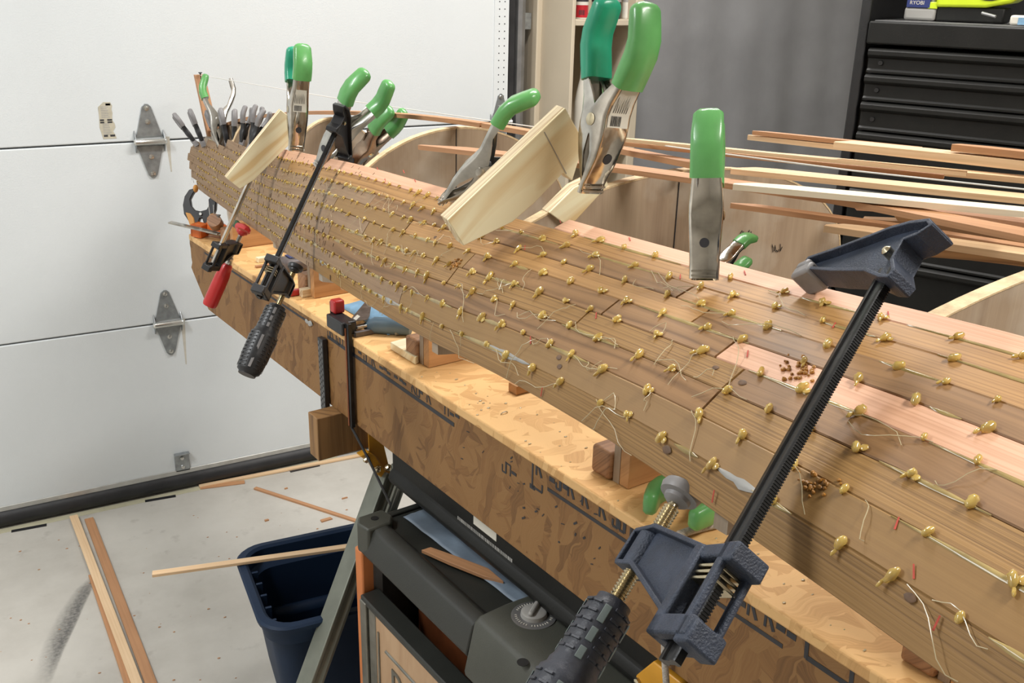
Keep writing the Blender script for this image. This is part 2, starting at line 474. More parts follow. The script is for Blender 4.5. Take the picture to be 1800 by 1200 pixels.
# ------------------------------------------------------------------ mesh builder
class MB:
    def __init__(s):
        s.v, s.f, s.uv = [], [], []

    def add(s, verts, faces, uvs=None):
        o = len(s.v)
        s.v += [Vector(v) for v in verts]
        for i, f in enumerate(faces):
            s.f.append([o + k for k in f])
            s.uv.append(uvs[i] if uvs else None)

    def box(s, c, size, R=None):
        c = Vector(c)
        R = R or Matrix.Identity(3)
        h = [x / 2 for x in size]
        vs = [c + R @ Vector((sx * h[0], sy * h[1], sz * h[2])) for sz in (-1, 1) for sy in (-1, 1) for sx in (-1, 1)]
        s.add(vs, [(0, 2, 3, 1), (4, 5, 7, 6), (0, 1, 5, 4), (2, 6, 7, 3), (0, 4, 6, 2), (1, 3, 7, 5)])

    def cuboid(s, a, b, fr=None):
        """box from corner a to corner b in frame fr(x,y,z)"""
        fr = fr or (lambda x, y, z: Vector((x, y, z)))
        vs = [fr((a, b)[i][0], (a, b)[j][1], (a, b)[k][2]) for k in (0, 1) for j in (0, 1) for i in (0, 1)]
        s.add(vs, [(0, 2, 3, 1), (4, 5, 7, 6), (0, 1, 5, 4), (2, 6, 7, 3), (0, 4, 6, 2), (1, 3, 7, 5)])

    def slab(s, pts, ext):
        """polygon pts (3D, planar) pushed along ext"""
        n = len(pts)
        pts = [Vector(p) for p in pts]
        ext = Vector(ext)
        vs = pts + [p + ext for p in pts]
        fs = [list(range(n))[::-1], list(range(n, 2 * n))] + [(i, (i + 1) % n, n + (i + 1) % n, n + i) for i in range(n)]
        s.add(vs, fs)

    def loft(s, secs, cap=True, closed=True, uvs=None):
        n = len(secs[0])
        o = []
        for q in secs:
            o += list(q)
        fs = []
        fu = []
        m = n if closed else n - 1
        for i in range(len(secs) - 1):
            for j in range(m):
                k = (j + 1) % n
                fs.append((i * n + j, i * n + k, (i + 1) * n + k, (i + 1) * n + j))
                if uvs:
                    fu.append((uvs[i][j], uvs[i][j + 1], uvs[i + 1][j + 1], uvs[i + 1][j]))
        if cap and closed:
            fs.append(tuple(range(n))[::-1])
            fs.append(tuple((len(secs) - 1) * n + j for j in range(n)))
            if uvs:
                fu += [None, None]
        s.add(o, fs, fu if uvs else None)

    def tube(s, path, r, n=10, cap=True, flat=1.0, up=None):
        path = [Vector(p) for p in path]
        rs = r if isinstance(r, (list, tuple)) else [r] * len(path)
        secs = []
        prev = None
        for i, p in enumerate(path):
            d = (path[min(i + 1, len(path) - 1)] - path[max(i - 1, 0)]).normalized()
            if prev is None:
                a = Vector(up) if up else (UP if abs(d.z) < 0.9 else Vector((1, 0, 0)))
                x = (a - d * a.dot(d)).normalized()
            else:
                x = (prev - d * prev.dot(d)).normalized()
            prev = x
            y = d.cross(x)
            secs.append([p + (x * cos(2 * pi * k / n) + y * sin(2 * pi * k / n) * flat) * rs[i] for k in range(n)])
        s.loft(secs, cap)

    def lathe(s, a, d, prof, n=20, cap=True):
        """prof: (distance along d, radius)"""
        a = Vector(a)
        d = Vector(d).normalized()
        q = UP if abs(d.z) < 0.9 else Vector((1, 0, 0))
        x = (q - d * q.dot(d)).normalized()
        y = d.cross(x)
        s.loft([[a + d * h + (x * cos(2 * pi * k / n) + y * sin(2 * pi * k / n)) * max(r, 1e-5) for k in range(n)] for h, r in prof], cap)

    def blob(s, c, ax, n=8, m=6, jit=0.0, rr=None):
        """ellipsoid; ax = three half-axis vectors"""
        rr = rr or rnd
        c = Vector(c)
        secs = []
        for i in range(m + 1):
            ph = pi * i / m
            rad = max(sin(ph), 0.02)
            secs.append([c + ax[2] * cos(ph) + (ax[0] * cos(2 * pi * k / n) + ax[1] * sin(2 * pi * k / n)) * rad * (1 + rr.uniform(-jit, jit)) for k in range(n)])
        s.loft(secs)

    def build(s, name, mat, parent=None, grain=None, bevel=0.0, smooth=40, seg=2, label=None, local=False):
        me = bpy.data.meshes.new(name)
        off = Vector((0, 0, 0))
        p = parent
        if p is not None and not local:
            while p is not None:
                off += p.location if not p.get('_l') else Vector((0, 0, 0))
                p = p.parent
        me.from_pydata([v - off for v in s.v], [], s.f)
        me.update()
        uvl = me.uv_layers.new(name='UVMap')
        g = Vector(grain).normalized() if grain is not None else None
        if g is None:
            # longest extent decides the grain
            if len(s.v):
                A = np.array([tuple(v) for v in s.v])
                A = A - A.mean(0)
                w, vec = np.linalg.eigh(A.T @ A)
                g = Vector(vec[:, 2])
            else:
                g = Vector((1, 0, 0))
        ro = rnd.uniform(0, 5)
        for pi_, poly in enumerate(me.polygons):
            u = s.uv[pi_]
            nrm = poly.normal
            b = nrm.cross(g)
            if b.length < 0.3:
                b = nrm.orthogonal()
                a = nrm.cross(b)
            else:
                a = g
                b.normalize()
            for q, li in enumerate(poly.loop_indices):
                if u:
                    uvl.data[li].uv = u[q]
                else:
                    co = me.vertices[me.loops[li].vertex_index].co
                    uvl.data[li].uv = (co.dot(a) + ro, co.dot(b) + ro)
        bm = bmesh.new()
        bm.from_mesh(me)
        bmesh.ops.recalc_face_normals(bm, faces=bm.faces)
        bm.to_mesh(me)
        bm.free()
        if smooth:
            me.polygons.foreach_set('use_smooth', [True] * len(me.polygons))
            me.set_sharp_from_angle(angle=radians(smooth))
        me.materials.append(mat if not isinstance(mat, str) else M[mat])
        o = bpy.data.objects.new(name, me)
        COL.objects.link(o)
        if parent is not None:
            o.parent = parent
        if bevel:
            md = o.modifiers.new('bevel', 'BEVEL')
            md.width = bevel
            md.segments = seg
            md.limit_method = 'ANGLE'
            md.angle_limit = radians(40)
        if label:
            o['label'] = label
        return o


def thing(name, label, cat, loc=(0, 0, 0), group=None):
    o = bpy.data.objects.new(name, None)
    COL.objects.link(o)
    o.empty_display_size = 0.05
    o.location = loc
    o['label'] = label
    o['category'] = cat
    if group:
        o['group'] = group
    return o


def tag(o, label, cat, group=None):
    o['label'] = label
    o['category'] = cat
    if group:
        o['group'] = group
    return o


def struct(o):
    o['kind'] = 'structure'
    return o


def frame4(o, X, Y, Z, s=1.0):
    X, Y, Z = (Vector(a).normalized() * s for a in (X, Y, Z))
    m = Matrix((X, Y, Z)).transposed().to_4x4()
    m.translation = o
    return m


def text_obj(name, txt, size, mat, origin, xdir, ydir, parent=None, depth_=0.0003, align='LEFT', bold=0.0):
    cu = bpy.data.curves.new(name, 'FONT')
    cu.body = txt
    cu.size = size
    cu.extrude = depth_
    cu.offset = bold
    cu.align_x = align
    to = bpy.data.objects.new(name + '_tmp', cu)
    COL.objects.link(to)
    dg = bpy.context.evaluated_depsgraph_get()
    me = bpy.data.meshes.new_from_object(to.evaluated_get(dg))
    bpy.data.objects.remove(to)
    X = Vector(xdir).normalized()
    Y = Vector(ydir).normalized()
    Z = X.cross(Y)
    m = frame4(Vector(origin), X, Y, Z)
    me.transform(m)
    if parent is not None:
        off = Vector((0, 0, 0))
        p = parent
        while p is not None:
            off += p.location
            p = p.parent
        me.transform(Matrix.Translation(-off))
    me.materials.clear()
    me.materials.append(M[mat])
    o = bpy.data.objects.new(name, me)
    COL.objects.link(o)
    o.parent = parent
    return o

# ================================================================== SETTING
YD = 2.81                                # inside face of the garage door
XR = at_y(893, 100, YD).x                # right edge of the door
ZC = 2.75
b = MB(); b.cuboid((-2.2, -2.6, -0.06), (4.6, 3.2, 0.0)); struct(b.build('floor', 'floor'))
b = MB(); b.cuboid((-2.2, -2.6, ZC), (4.6, 3.2, ZC + 0.05)); struct(b.build('ceiling', 'white'))
b = MB(); b.cuboid((-2.3, -2.6, 0), (-2.2, 3.2, ZC)); struct(b.build('wall_left', 'white'))
b = MB(); b.cuboid((-2.2, -2.7, 0), (4.6, -2.6, ZC)); struct(b.build('wall_back', 'white'))
b = MB(); b.cuboid((4.6, -2.6, 0), (4.7, 3.2, ZC)); struct(b.build('wall_right', 'white'))
b = MB()
b.cuboid((XR + 0.10, YD + 0.05, 0), (4.6, YD + 0.15, ZC))
struct(b.build('wall_front', 'beige'))
b = MB(); b.cuboid((-2.2, YD + 0.05, 2.12), (XR + 0.10, YD + 0.15, ZC)); struct(b.build('trim_2', 'white'))

# garage door
door = bpy.data.objects.new('door_1', None); COL.objects.link(door); struct(door)
door.location = (0, YD, 0)
seams = [0.055, 0.543, 1.066, 1.59, 2.12]
for i in range(4):
    b = MB()
    b.cuboid((-2.19, YD, seams[i] + 0.002), (XR, YD + 0.045, seams[i + 1] - 0.002))
    b.build('door_section', 'door', door, bevel=0.003)
b = MB()
secs = []
for x in (-2.19, XR):
    secs.append([Vector((x, YD + 0.02 + 0.026 * cos(a) - 0.012, 0.027 + 0.027 * sin(a))) for a in [2 * pi * k / 14 for k in range(14)]])
b.loft(secs); b.build('bottom_seal', 'seal', door)
b = MB(); b.cuboid((-2.19, YD - 0.004, 0.050), (XR, YD + 0.01, 0.066)); b.build('seal_retainer', 'alu', door, bevel=0.002)
b = MB(); b.cuboid((XR - 0.052, YD - 0.003, 0.06), (XR - 0.001, YD, 2.12)); es = b.build('end_stile', 'door', door)
b = MB()
for k in range(34):
    z = 0.95 + k * 0.022
    for x in (XR - 0.035, XR - 0.016):
        b.lathe((x, YD - 0.0027, z), (0, -1, 0), [(0, 0.0022), (0.0004, 0.0022)], 8)
b.build('stile_hole', 'ink', es)['kind'] = 'stuff'


def hinge(x, z, sc=1.0, nm='hinge'):
    y = YD
    h = MB()
    prof = [(-0.036, 0.012), (-0.032, 0.02), (-0.012, 0.092), (-0.004, 0.100), (0.004, 0.100), (0.012, 0.092), (0.032, 0.02), (0.036, 0.012)]
    h.slab([(x + a * sc, y, z + c * sc) for a, c in prof], (0, -0.0035, 0))
    h.slab([(x + a * sc, y, z - c * sc) for a, c in prof], (0, -0.0035, 0))
    for s_ in (-1, 1):     # side ears that carry the pin
        h.slab([(x + s_ * 0.036 * sc, y, z - 0.03 * sc), (x + s_ * 0.036 * sc, y, z + 0.03 * sc), (x + s_ * 0.036 * sc, y - 0.016, z + 0.012 * sc), (x + s_ * 0.036 * sc, y - 0.022, z), (x + s_ * 0.036 * sc, y - 0.016, z - 0.012 * sc)], (s_ * 0.003, 0, 0))
    ho = h.build(nm, 'galv', door, bevel=0.0008)
    p = MB(); p.lathe((x - 0.043 * sc, y - 0.013, z), (1, 0, 0), [(0, 0.006), (0.004, 0.009), (0.008, 0.0085), (0.078 * sc, 0.0085), (0.082 * sc, 0.010), (0.086 * sc, 0.006)], 14)
    p.build('hinge_pin', 'bolt', ho)
    for zz in (0.088, 0.052, -0.042, -0.088):
        p = MB(); p.lathe((x, y - 0.0035, z + zz * sc), (0, -1, 0), [(0, 0.0075), (0.001, 0.0075), (0.0012, 0.0055), (0.005, 0.005), (0.0055, 0.002)], 6)
        p.build('bolt', 'bolt', ho, smooth=20)
    return ho


hinge(at_y(263, 248, YD).x, 1.066)
hinge(at_y(295, 567, YD).x, 0.543)
hinge(XR - 0.026, 1.066, 0.9, 'end_hinge')
p0 = at_y(320, 810, YD)
b = MB(); b.cuboid((p0.x - 0.022, YD - 0.004, p0.z - 0.034), (p0.x + 0.022, YD, p0.z + 0.03)); lb = b.build('bottom_bracket', 'galv', door, bevel=0.004)
b = MB(); b.cuboid((p0.x - 0.022, YD - 0.018, p0.z + 0.026), (p0.x + 0.022, YD, p0.z + 0.030)); b.build('bracket_lip', 'galv', lb, bevel=0.001)
for zz in (0.012, -0.018):
    b = MB(); b.lathe((p0.x, YD - 0.004, p0.z + zz), (0, -1, 0), [(0, 0.007), (0.004, 0.0055), (0.005, 0.002)], 8); b.build('bolt', 'bolt', lb)

# torn warning label on the door
la, lz = at_y(171, 180, YD), at_y(205, 243, YD)
x0, x1, z0, z1 = la.x, lz.x, lz.z, la.z
b = MB()
rr = random.Random(3)
pts = [(x0, z1 - 0.012), (x0 + 0.014, z1), (x1 - 0.006, z1)]
for k in range(9):
    pts.append((x1 - rr.uniform(0, 0.008), z1 - (k + 1) * (z1 - z0) / 10))
pts += [(x1, z0), (x0 + 0.004, z0), (x0 - 0.002, z0 + 0.03), (x0, z0 + 0.06)]
b.slab([(x, YD - 0.0002, z) for x, z in pts], (0, -0.0006, 0))
wl = b.build('warning_label', mat_plain('yellowed_label_paper', (0.50, 0.46, 0.36), 0.8, 0, 0.12, 60), door)
b = MB()
for zz, hh, xa, xb in ((z1 - 0.006, 0.005, x0 + 0.02, x1 - 0.006), (z1 - 0.046, 0.004, x0 + 0.001, x1 - 0.006), (z1 - 0.052, 0.004, x0 + 0.001, x1 - 0.006), (z0 + 0.008, 0.005, x0 + 0.006, x1 - 0.003)):
    for a_, c_ in ((xa, xa + 0.010), (xb - 0.012, xb)):
        b.cuboid((a_, YD - 0.0012, zz - hh / 2), (c_, YD - 0.0008, zz + hh / 2))
b.build('label_bar', 'ink', wl)
b = MB()
for k in range(17):
    zz = z1 - 0.012 - k * (z1 - z0 - 0.02) / 17
    if abs(zz - (z1 - 0.049)) < 0.007:
        continue
    b.cuboid((x0 + 0.006, YD - 0.0010, zz - 0.0009), (x1 - 0.010 - rr.uniform(0, 0.006), YD - 0.0008, zz + 0.0009))
b.build('label_print', 'greyink', wl)['kind'] = 'stuff'
# grime streaks below the hinges and scuffs near the seal
for (xa, ya, xb, yb_, w_) in ((294, 240, 301, 302, 5), (321, 560, 327, 640, 4)):
    a_, c_ = at_y(xa, ya, YD), at_y(xb, yb_, YD)
    q = MB(); q.slab([(a_.x - .006, YD - .0001, a_.z), (a_.x + .006, YD - .0001, a_.z), (c_.x + .002, YD - .0001, c_.z), (c_.x - .001, YD - .0001, c_.z)], (0, -.0002, 0))
    q.build('rust_streak', 'doordirt', door)

# door frame: black strip for the dark of the gap, track, beige jamb
b = MB(); b.cuboid((XR + 0.003, YD + 0.0, 0), (XR + 0.022, YD + 0.045, 2.15)); struct(b.build('trim_1', 'seal'))
tr = thing('door_track', 'grey steel vertical track beside the right edge of the white garage door', 'track', (XR + 0.05, YD, 0))
b = MB()
prof = [(0.022, 0.049), (0.070, 0.049), (0.070, 0.028), (0.060, 0.000), (0.046, -0.006), (0.034, 0.0), (0.030, 0.020), (0.033, 0.020), (0.037, 0.004), (0.046, -0.002), (0.057, 0.003), (0.066, 0.029), (0.066, 0.045), (0.022, 0.045)]
b.loft([[Vector((XR + x, YD + y, z)) for x, y in prof] for z in (0.02, 2.2)])
b.build('rail', 'greytrack', tr)
for z in (0.6, 1.35, 1.9):
    b = MB(); b.cuboid((XR + 0.060, YD + 0.02, z), (XR + 0.094, YD + 0.049, z + 0.05)); b.build('track_bracket', 'galv', tr, bevel=0.001)
b = MB(); b.cuboid((XR + 0.098, YD - 0.01, 0), (XR + 0.125, YD + 0.05, 2.3)); struct(b.build('trim_3', 'beige', bevel=0.003))
xg = at_y(945, 150, YD).x

# instruction sheet beside the door: yellow half and white half
YW = YD + 0.049
s0, s1, s2 = at_y(940, 65, YW), at_y(963, 136, YW), at_y(996, 136, YW)
zt_, zb_ = at_y(940, 65, YW).z, at_y(996, 137, YW).z
sh = thing('instruction_sheet', 'yellow and white printed safety sheet taped on the beige wall beside the door track', 'poster', (s1.x, YW, zb_))
b = MB(); b.cuboid((s0.x, YW - 0.0008, zb_), (s1.x, YW, zt_)); b.build('yellow_half', 'paperY', sh)
b = MB(); b.cuboid((s1.x, YW - 0.0008, zb_), (s2.x, YW, zt_)); b.build('white_half', 'paperW', sh)
b = MB()
rr = random.Random(5)
for k in range(20):
    z = zt_ - 0.006 - k * 0.0052
    if z < zb_ + 0.006:
        break
    b.cuboid((s0.x + 0.003, YW - 0.0012, z - 0.0008), (s1.x - 0.004 - rr.uniform(0, 0.008), YW - 0.0008, z + 0.0008))
    if z > zt_ - 0.055 or z < zb_ + 0.01:
        b.cuboid((s1.x + 0.006, YW - 0.0012, z - 0.0008), (s2.x - 0.005 - rr.uniform(0, 0.012), YW - 0.0008, z + 0.0008))
b.build('print', 'greyink', sh)['kind'] = 'stuff'
b = MB()
cx, cz, R_ = (s1.x + s2.x) / 2 + 0.004, zb_ + 0.033, 0.0165
ring = []
for k in range(25):
    a = 2 * pi * k / 24
    ring.append(Vector((cx + R_ * cos(a), YW - 0.0013, cz + R_ * 1.2 * sin(a))))
b.tube(ring, 0.0011, 6, cap=False)
b.tube([(cx - R_ * .7, YW - .0013, cz + R_ * .85), (cx + R_ * .7, YW - .0013, cz - R_ * .85)], 0.0011, 6)
b.build('prohibition_sign', 'ink', sh)

# red cord hanging on the wall
cd = []
for px, py in ((969, -30), (967, 20), (964, 60), (962, 90), (960, 112), (962, 125), (961, 160), (959, 200), (957, 240), (955, 290), (950, 380)):
    cd.append(at_y(px, py, YD + 0.03))
b = MB(); b.tube(cd, 0.0042, 8)
tag(b.build('extension_lead', 'redcord'), 'red extension cord hanging down the beige wall beside the garage door', 'cord')

# shelf unit with cans
YS = 2.62
xa, xb = at_y(1006, 40, YS).x, at_y(1131, 30, YS).x
zsh = at_y(1050, 40, YS).z
su = thing('shelf_unit', 'beige storage shelf unit holding paint cans between the door and the grey tarp', 'shelf', ((xa + xb) / 2, YS, 0))
b = MB(); b.cuboid((xa, YS, 0.0), (xa + 0.012, YD + 0.03, 2.3)); b.build('side_panel', 'beige', su, bevel=0.002)
b = MB(); b.cuboid((xb - 0.030, YS, 0.0), (xb, YD + 0.03, 2.3)); b.build('side_panel', 'beige', su, bevel=0.004)
b = MB(); b.cuboid((xa, YD + 0.018, 0.0), (xb, YD + 0.03, 2.3)); b.build('back_panel', 'beige', su)
zs2 = 0.98
for z in (zsh, zs2, 0.55, 0.08, 1.95):
    b = MB(); b.cuboid((xa + 0.012, YS + 0.002, z - 0.009), (xb - 0.030, YD + 0.018, z + 0.009)); b.build('shelf_board', 'beige', su, bevel=0.002)
zc = zsh + 0.0095


def can(px, r, h, mats, label, ribs=True):
    c = at_y(px, 30, YS + 0.06)
    c.z = zc
    t = thing('spray_can', label, 'can', c)
    b = MB(); b.lathe(c, UP, [(0, r * .96), (0.003, r), (0.006, r), (h - 0.004, r), (h, r * .9)], 24)
    b.build('can_body', mats[0], t)
    b = MB(); b.lathe(c + UP * 0.004, UP, [(0, r + .0005), (h * .30, r + .0005)], 24, cap=False); b.build('can_label', mats[1], t)
    b = MB(); b.lathe(c + UP * (h * .42), UP, [(0, r + .0004), (h * .42, r + .0004)], 24, cap=False); b.build('can_label', mats[2], t)
    b = MB(); b.lathe(c + UP * h, UP, [(0, r * .7), (0.03, r * .7), (0.034, r * .5)], 20); b.build('can_cap', mats[3], t)
    if len(mats) > 4:
        b = MB()
        d = (EYE - c); d.z = 0; d.normalize(); sx = UP.cross(d)
        for k in range(7):
            b.slab([c + d * (r + .0008) + sx * (-.008 + k * .0026) + UP * z for z in (.012,)] + [c + d * (r + .0008) + sx * (-.008 + k * .0026 + .0014) + UP * .012, c + d * (r + .0008) + sx * (-.008 + k * .0026 + .0014) + UP * .026, c + d * (r + .0008) + sx * (-.008 + k * .0026) + UP * .026], d * .0003)
        b.build('barcode', 'ink', t)
    return t


can(1022, 0.020, 0.12, ('paperW', 'canred', 'ink', 'blk', 1), 'red and black spray can, first from the left on the beige shelf')
can(1050, 0.020, 0.12, ('paperW', 'paperW', 'ink', 'paperW'), 'white spray can with a black letter, second from the left on the beige shelf')
can(1079, 0.021, 0.12, ('ink', 'ink', 'greyink', 'blk'), 'black spray can with a grey picture, third from the left on the beige shelf')
can(1103, 0.019, 0.12, ('paperW', 'paperW', 'greyplast', 'paperW'), 'pale grey and white spray can, rightmost on the beige shelf')


def bottle(c, r, h, m, lm, label, name='bottle'):
    t = thing(name, label, 'bottle', c)
    b = MB(); b.lathe(c, UP, [(0, r * .9), (0.005, r), (h * .55, r), (h * .68, r * .75), (h * .82, r * .38), (h * .93, r * .34)], 24); b.build('bottle_body', m, t)
    b = MB(); b.lathe(c + UP * h * .15, UP, [(0, r + .0006), (h * .3, r + .0006)], 24, cap=False); b.build('bottle_label', lm, t)
    b = MB(); b.lathe(c + UP * h * .93, UP, [(0, r * .42), (h * .07, r * .40)], 16); b.build('bottle_cap', 'blk', t)
    return t


zb2 = zs2 + 0.0095
c = at_y(1095, 250, YS + 0.045); c.z = zb2
bottle(c, 0.027, 0.29, 'bottle', 'ink', 'green glass bottle on the lower beige shelf, seen behind the tallest spring clamp')
c = at_y(1022, 180, YS + 0.05); c.z = zb2
bottle(c, 0.022, 0.27, 'paperW', 'paperW', 'white plastic bottle on the lower beige shelf left of the green bottle')
c = at_y(1036, 110, YS + 0.12); c.z = zb2
b = MB(); b.blob(c + UP * 0.20, (Vector((.03, 0, 0)), Vector((0, .025, 0)), Vector((0, 0, .2))), 14, 10, 0.06)
tag(b.build('dark_bag', mat_plain('dark_maroon_bag', (0.06, 0.012, 0.012), 0.5, 0, .4, 30)), 'dark maroon bag standing at the back of the lower beige shelf', 'bag')

# grey tarp
YT = 2.70
xt0, xt1 = xb + 0.012, 4.2
nx, nz = 160, 40
vs, fs = [], []
for j in range(nz + 1):
    for i in range(nx + 1):
        x = xt0 + (xt1 - xt0) * i / nx
        z = 0.05 + 2.4 * j / nz
        y = YT + 0.005 * sin(x * 14 + 0.6 * sin(z * 2.0)) + 0.0025 * sin(x * 37 + z * 1.5) + 0.004 * sin(x * 6 + z * 5) + 0.004 * max(0, sin(x * 9 + z * 2.2)) ** 6 + (0.006 if abs(z - 1.43) < 0.04 else 0)
        vs.append((x, y, z))
for j in range(nz):
    for i in range(nx):
        a = j * (nx + 1) + i
        fs.append((a, a + 1, a + nx + 2, a + nx + 1))
b = MB(); b.add(vs, fs)
o = b.build('grey_tarp', 'tarp')
o.modifiers.new('thick', 'SOLIDIFY').thickness = 0.002
tag(o, 'dark grey tarp with soft vertical creases hanging behind the cedar strips', 'tarp')

# ================================================================== OSB STRONGBACK
ZT, ZB, LF, LB = 0.883, 0.709, 0.750, 1.03
TE_ = 2.41
sbk = thing('osb_strongback', 'long box beam of stained OSB board carrying the canoe moulds on sawhorses', 'workbench', B(1.2, LF, ZB))
GB = lambda x, y, z: B(x, y, z)


def rag_panel(name, n, mk, mat):
    """board with a slightly torn far end"""
    b = MB(); mk(b)
    return b.build(name, mat, sbk, grain=BD, bevel=0.0015)


rr = random.Random(11)
front = [(-0.4, ZB), (-0.4, ZT)] + [(TE_ - 0.003 + rr.uniform(-.004, .004) - 0.0, ZT - 0.002 - k * 0.012) for k in range(7)] + [(TE_ + .006, ZT - .09), (TE_ - .004, ZB + .075), (TE_ - 0.10, ZB)]
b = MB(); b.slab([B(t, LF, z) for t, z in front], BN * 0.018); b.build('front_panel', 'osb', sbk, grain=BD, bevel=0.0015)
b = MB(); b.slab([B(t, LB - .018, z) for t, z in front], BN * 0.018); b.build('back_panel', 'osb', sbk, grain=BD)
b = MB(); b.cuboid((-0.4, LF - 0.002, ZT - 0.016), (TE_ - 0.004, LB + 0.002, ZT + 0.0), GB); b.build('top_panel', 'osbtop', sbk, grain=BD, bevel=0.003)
# black factory ink along the upper edge of the front panel
ik = MB(); rr = random.Random(21)


def inkquad(t0, z0, t1, z1, w):
    d = Vector((t1 - t0, z1 - z0)).normalized()
    n = Vector((-d.y, d.x)) * w * (.9 if t0 < .98 else .6)
    ik.slab([B(t, LF - 0.0002, z) for t, z in ((t0 + n.x, z0 + n.y), (t1 + n.x, z1 + n.y), (t1 - n.x, z1 - n.y), (t0 - n.x, z0 - n.y))], -BN * 0.0004)


inkquad(0.30, ZT - 0.036, 0.49, ZT - 0.034, 0.0035)
for t in (0.30, 0.345, 0.395, 0.435, 0.49):
    inkquad(t, ZT - 0.036, t + .002, ZT - 0.004, 0.0028)
t = 0.505
while t < 1.62:
    if rr.random() < 0.8 and not (1.05 < t < 1.15):
        k = rr.choice((0, 1, 2, 3))
        hh = rr.uniform(.014, .022)
        zz = ZT - 0.030 - (0.03 if 0.95 < t < 1.15 else 0)
        if k == 0:
            inkquad(t, zz, t, zz + hh, 0.0022); inkquad(t, zz + hh, t + .012, zz + hh, 0.002)
        elif k == 1:
            inkquad(t, zz, t + .010, zz + hh, 0.0025)
            inkquad(t + .012, zz, t + .012, zz + hh * .7, 0.002)
        elif k == 2:
            inkquad(t, zz, t, zz + hh, 0.003); inkquad(t, zz, t + .009, zz, 0.002); inkquad(t + .009, zz, t + .009, zz + hh * .6, .002)
        else:
            inkquad(t, zz + hh * .5, t + .012, zz + hh * .5, 0.004)
    t += rr.uniform(.010, .019)
inkquad(0.52, ZT - 0.040, 0.93, ZT - 0.040, 0.0030)
inkquad(1.17, ZT - 0.038, 1.62, ZT - 0.030, 0.0060)
inkquad(1.72, ZT - 0.026, 2.3, ZT - 0.024, 0.0040)
inkquad(0.965, ZT - 0.012, 0.965, ZT - 0.052, 0.0018); inkquad(0.965, ZT - 0.052, 0.942, ZT - 0.052, 0.0018); inkquad(0.942, ZT - 0.052, 0.942, ZT - 0.040, 0.0018)
for k in range(30):
    t = rr.uniform(.75, 1.15); z = ZT - rr.uniform(.02, .11)
    inkquad(t, z, t + rr.uniform(.002, .008), z - rr.uniform(0, .006), rr.uniform(.0006, .0018))
ik.build('ink_stamp', 'ink', sbk, smooth=0)['kind'] = 'stuff'
# screw in the front panel
ps = at_L(1120, 974, LF)
b = MB(); b.lathe(ps, -BN, [(0, .0045), (.0006, .0045), (.0008, .002)], 14); b.build('screw', 'brass', sbk)

# ================================================================== CANOE HULL
LC = 0.855
TT = [-0.25, .1, .285, .475, .665, .83, 1.05, 1.33, 1.57, 1.78, 2.0, 2.18, 2.38, 2.52, 2.62]
AA = [.47, .455, .43, .405, .38, .35, .305, .25, .195, .14, .10, .075, .055, .042, .034]
ZSH = [1.186, 1.186, 1.184, 1.181, 1.166, 1.140, 1.108, 1.075, 1.041, 1.009, .988, .978, .975, .975, .973]
WW = [.034, .0315, .029, .0247, .0226, .0222, .0211, .0206, .0204, .0204, .0203, .0203, .0200, .0196, .0195]
ZK_T = [-.3, .19, .38, .831, 1.33, 1.777, 2.185, 2.517, 2.62]
ZK_Z = [1.29, 1.298, 1.299, 1.298, 1.285, 1.246, 1.187, 1.111, 1.084]


def smooth_interp(x, xs, ys):
    # monotone-ish cubic (Catmull-Rom on non-uniform knots)
    n = len(xs)
    if x <= xs[0]:
        return ys[0]
    if x >= xs[-1]:
        return ys[-1]
    i = max(k for k in range(n - 1) if xs[k] <= x)

    def m(k):
        if k == 0:
            return (ys[1] - ys[0]) / (xs[1] - xs[0])
        if k == n - 1:
            return (ys[-1] - ys[-2]) / (xs[-1] - xs[-2])
        return (ys[k + 1] - ys[k - 1]) / (xs[k + 1] - xs[k - 1])
    h = xs[i + 1] - xs[i]
    u = (x - xs[i]) / h
    return (2 * u ** 3 - 3 * u ** 2 + 1) * ys[i] + (u ** 3 - 2 * u ** 2 + u) * h * m(i) + (-2 * u ** 3 + 3 * u ** 2) * ys[i + 1] + (u ** 3 - u ** 2) * h * m(i + 1)


_sec = {}


def section(t):
    """cumulative (girth, L, z) samples of the near half, sheer to keel"""
    k = round(t, 4)
    if k in _sec:
        return _sec[k]
    a = smooth_interp(t, TT, AA)
    zs = smooth_interp(t, TT, ZSH)
    zk = smooth_interp(t, ZK_T, ZK_Z)
    th = np.linspace(0, pi / 2, 160)
    L = LC - a * np.cos(th)
    Z = zs + (zk - zs) * np.sin(th)
    g = np.concatenate([[0], np.cumsum(np.hypot(np.diff(L), np.diff(Z)))])
    _sec[k] = (g, L, Z)
    return _sec[k]


def hull(t, g, off=0.0, side=-1):
    G, L, Z = section(t)
    g = min(g, G[-1] - 1e-4)
    l = float(np.interp(g, G, L))
    z = float(np.interp(g, G, Z))
    if off:
        l2, z2 = float(np.interp(min(g + .004, G[-1]), G, L)), float(np.interp(min(g + .004, G[-1]), G, Z))
        l1, z1 = float(np.interp(max(g - .004, 0), G, L)), float(np.interp(max(g - .004, 0), G, Z))
        d = Vector((l2 - l1, z2 - z1)).normalized()
        l -= d.y * off
        z += d.x * off
    if side > 0:
        l = 2 * LC - l
    return B(t, l, z)


def roww(t):
    return smooth_interp(t, TT, WW)


def hnorm(t, g):
    a = hull(t, g)
    return (hull(t, g, 0.01) - a).normalized()


hullT = thing('cedar_strip_canoe', 'half-planked canoe hull of glued cedar strips upside down over plywood moulds', 'canoe', B(1.2, LC, ZT), None)


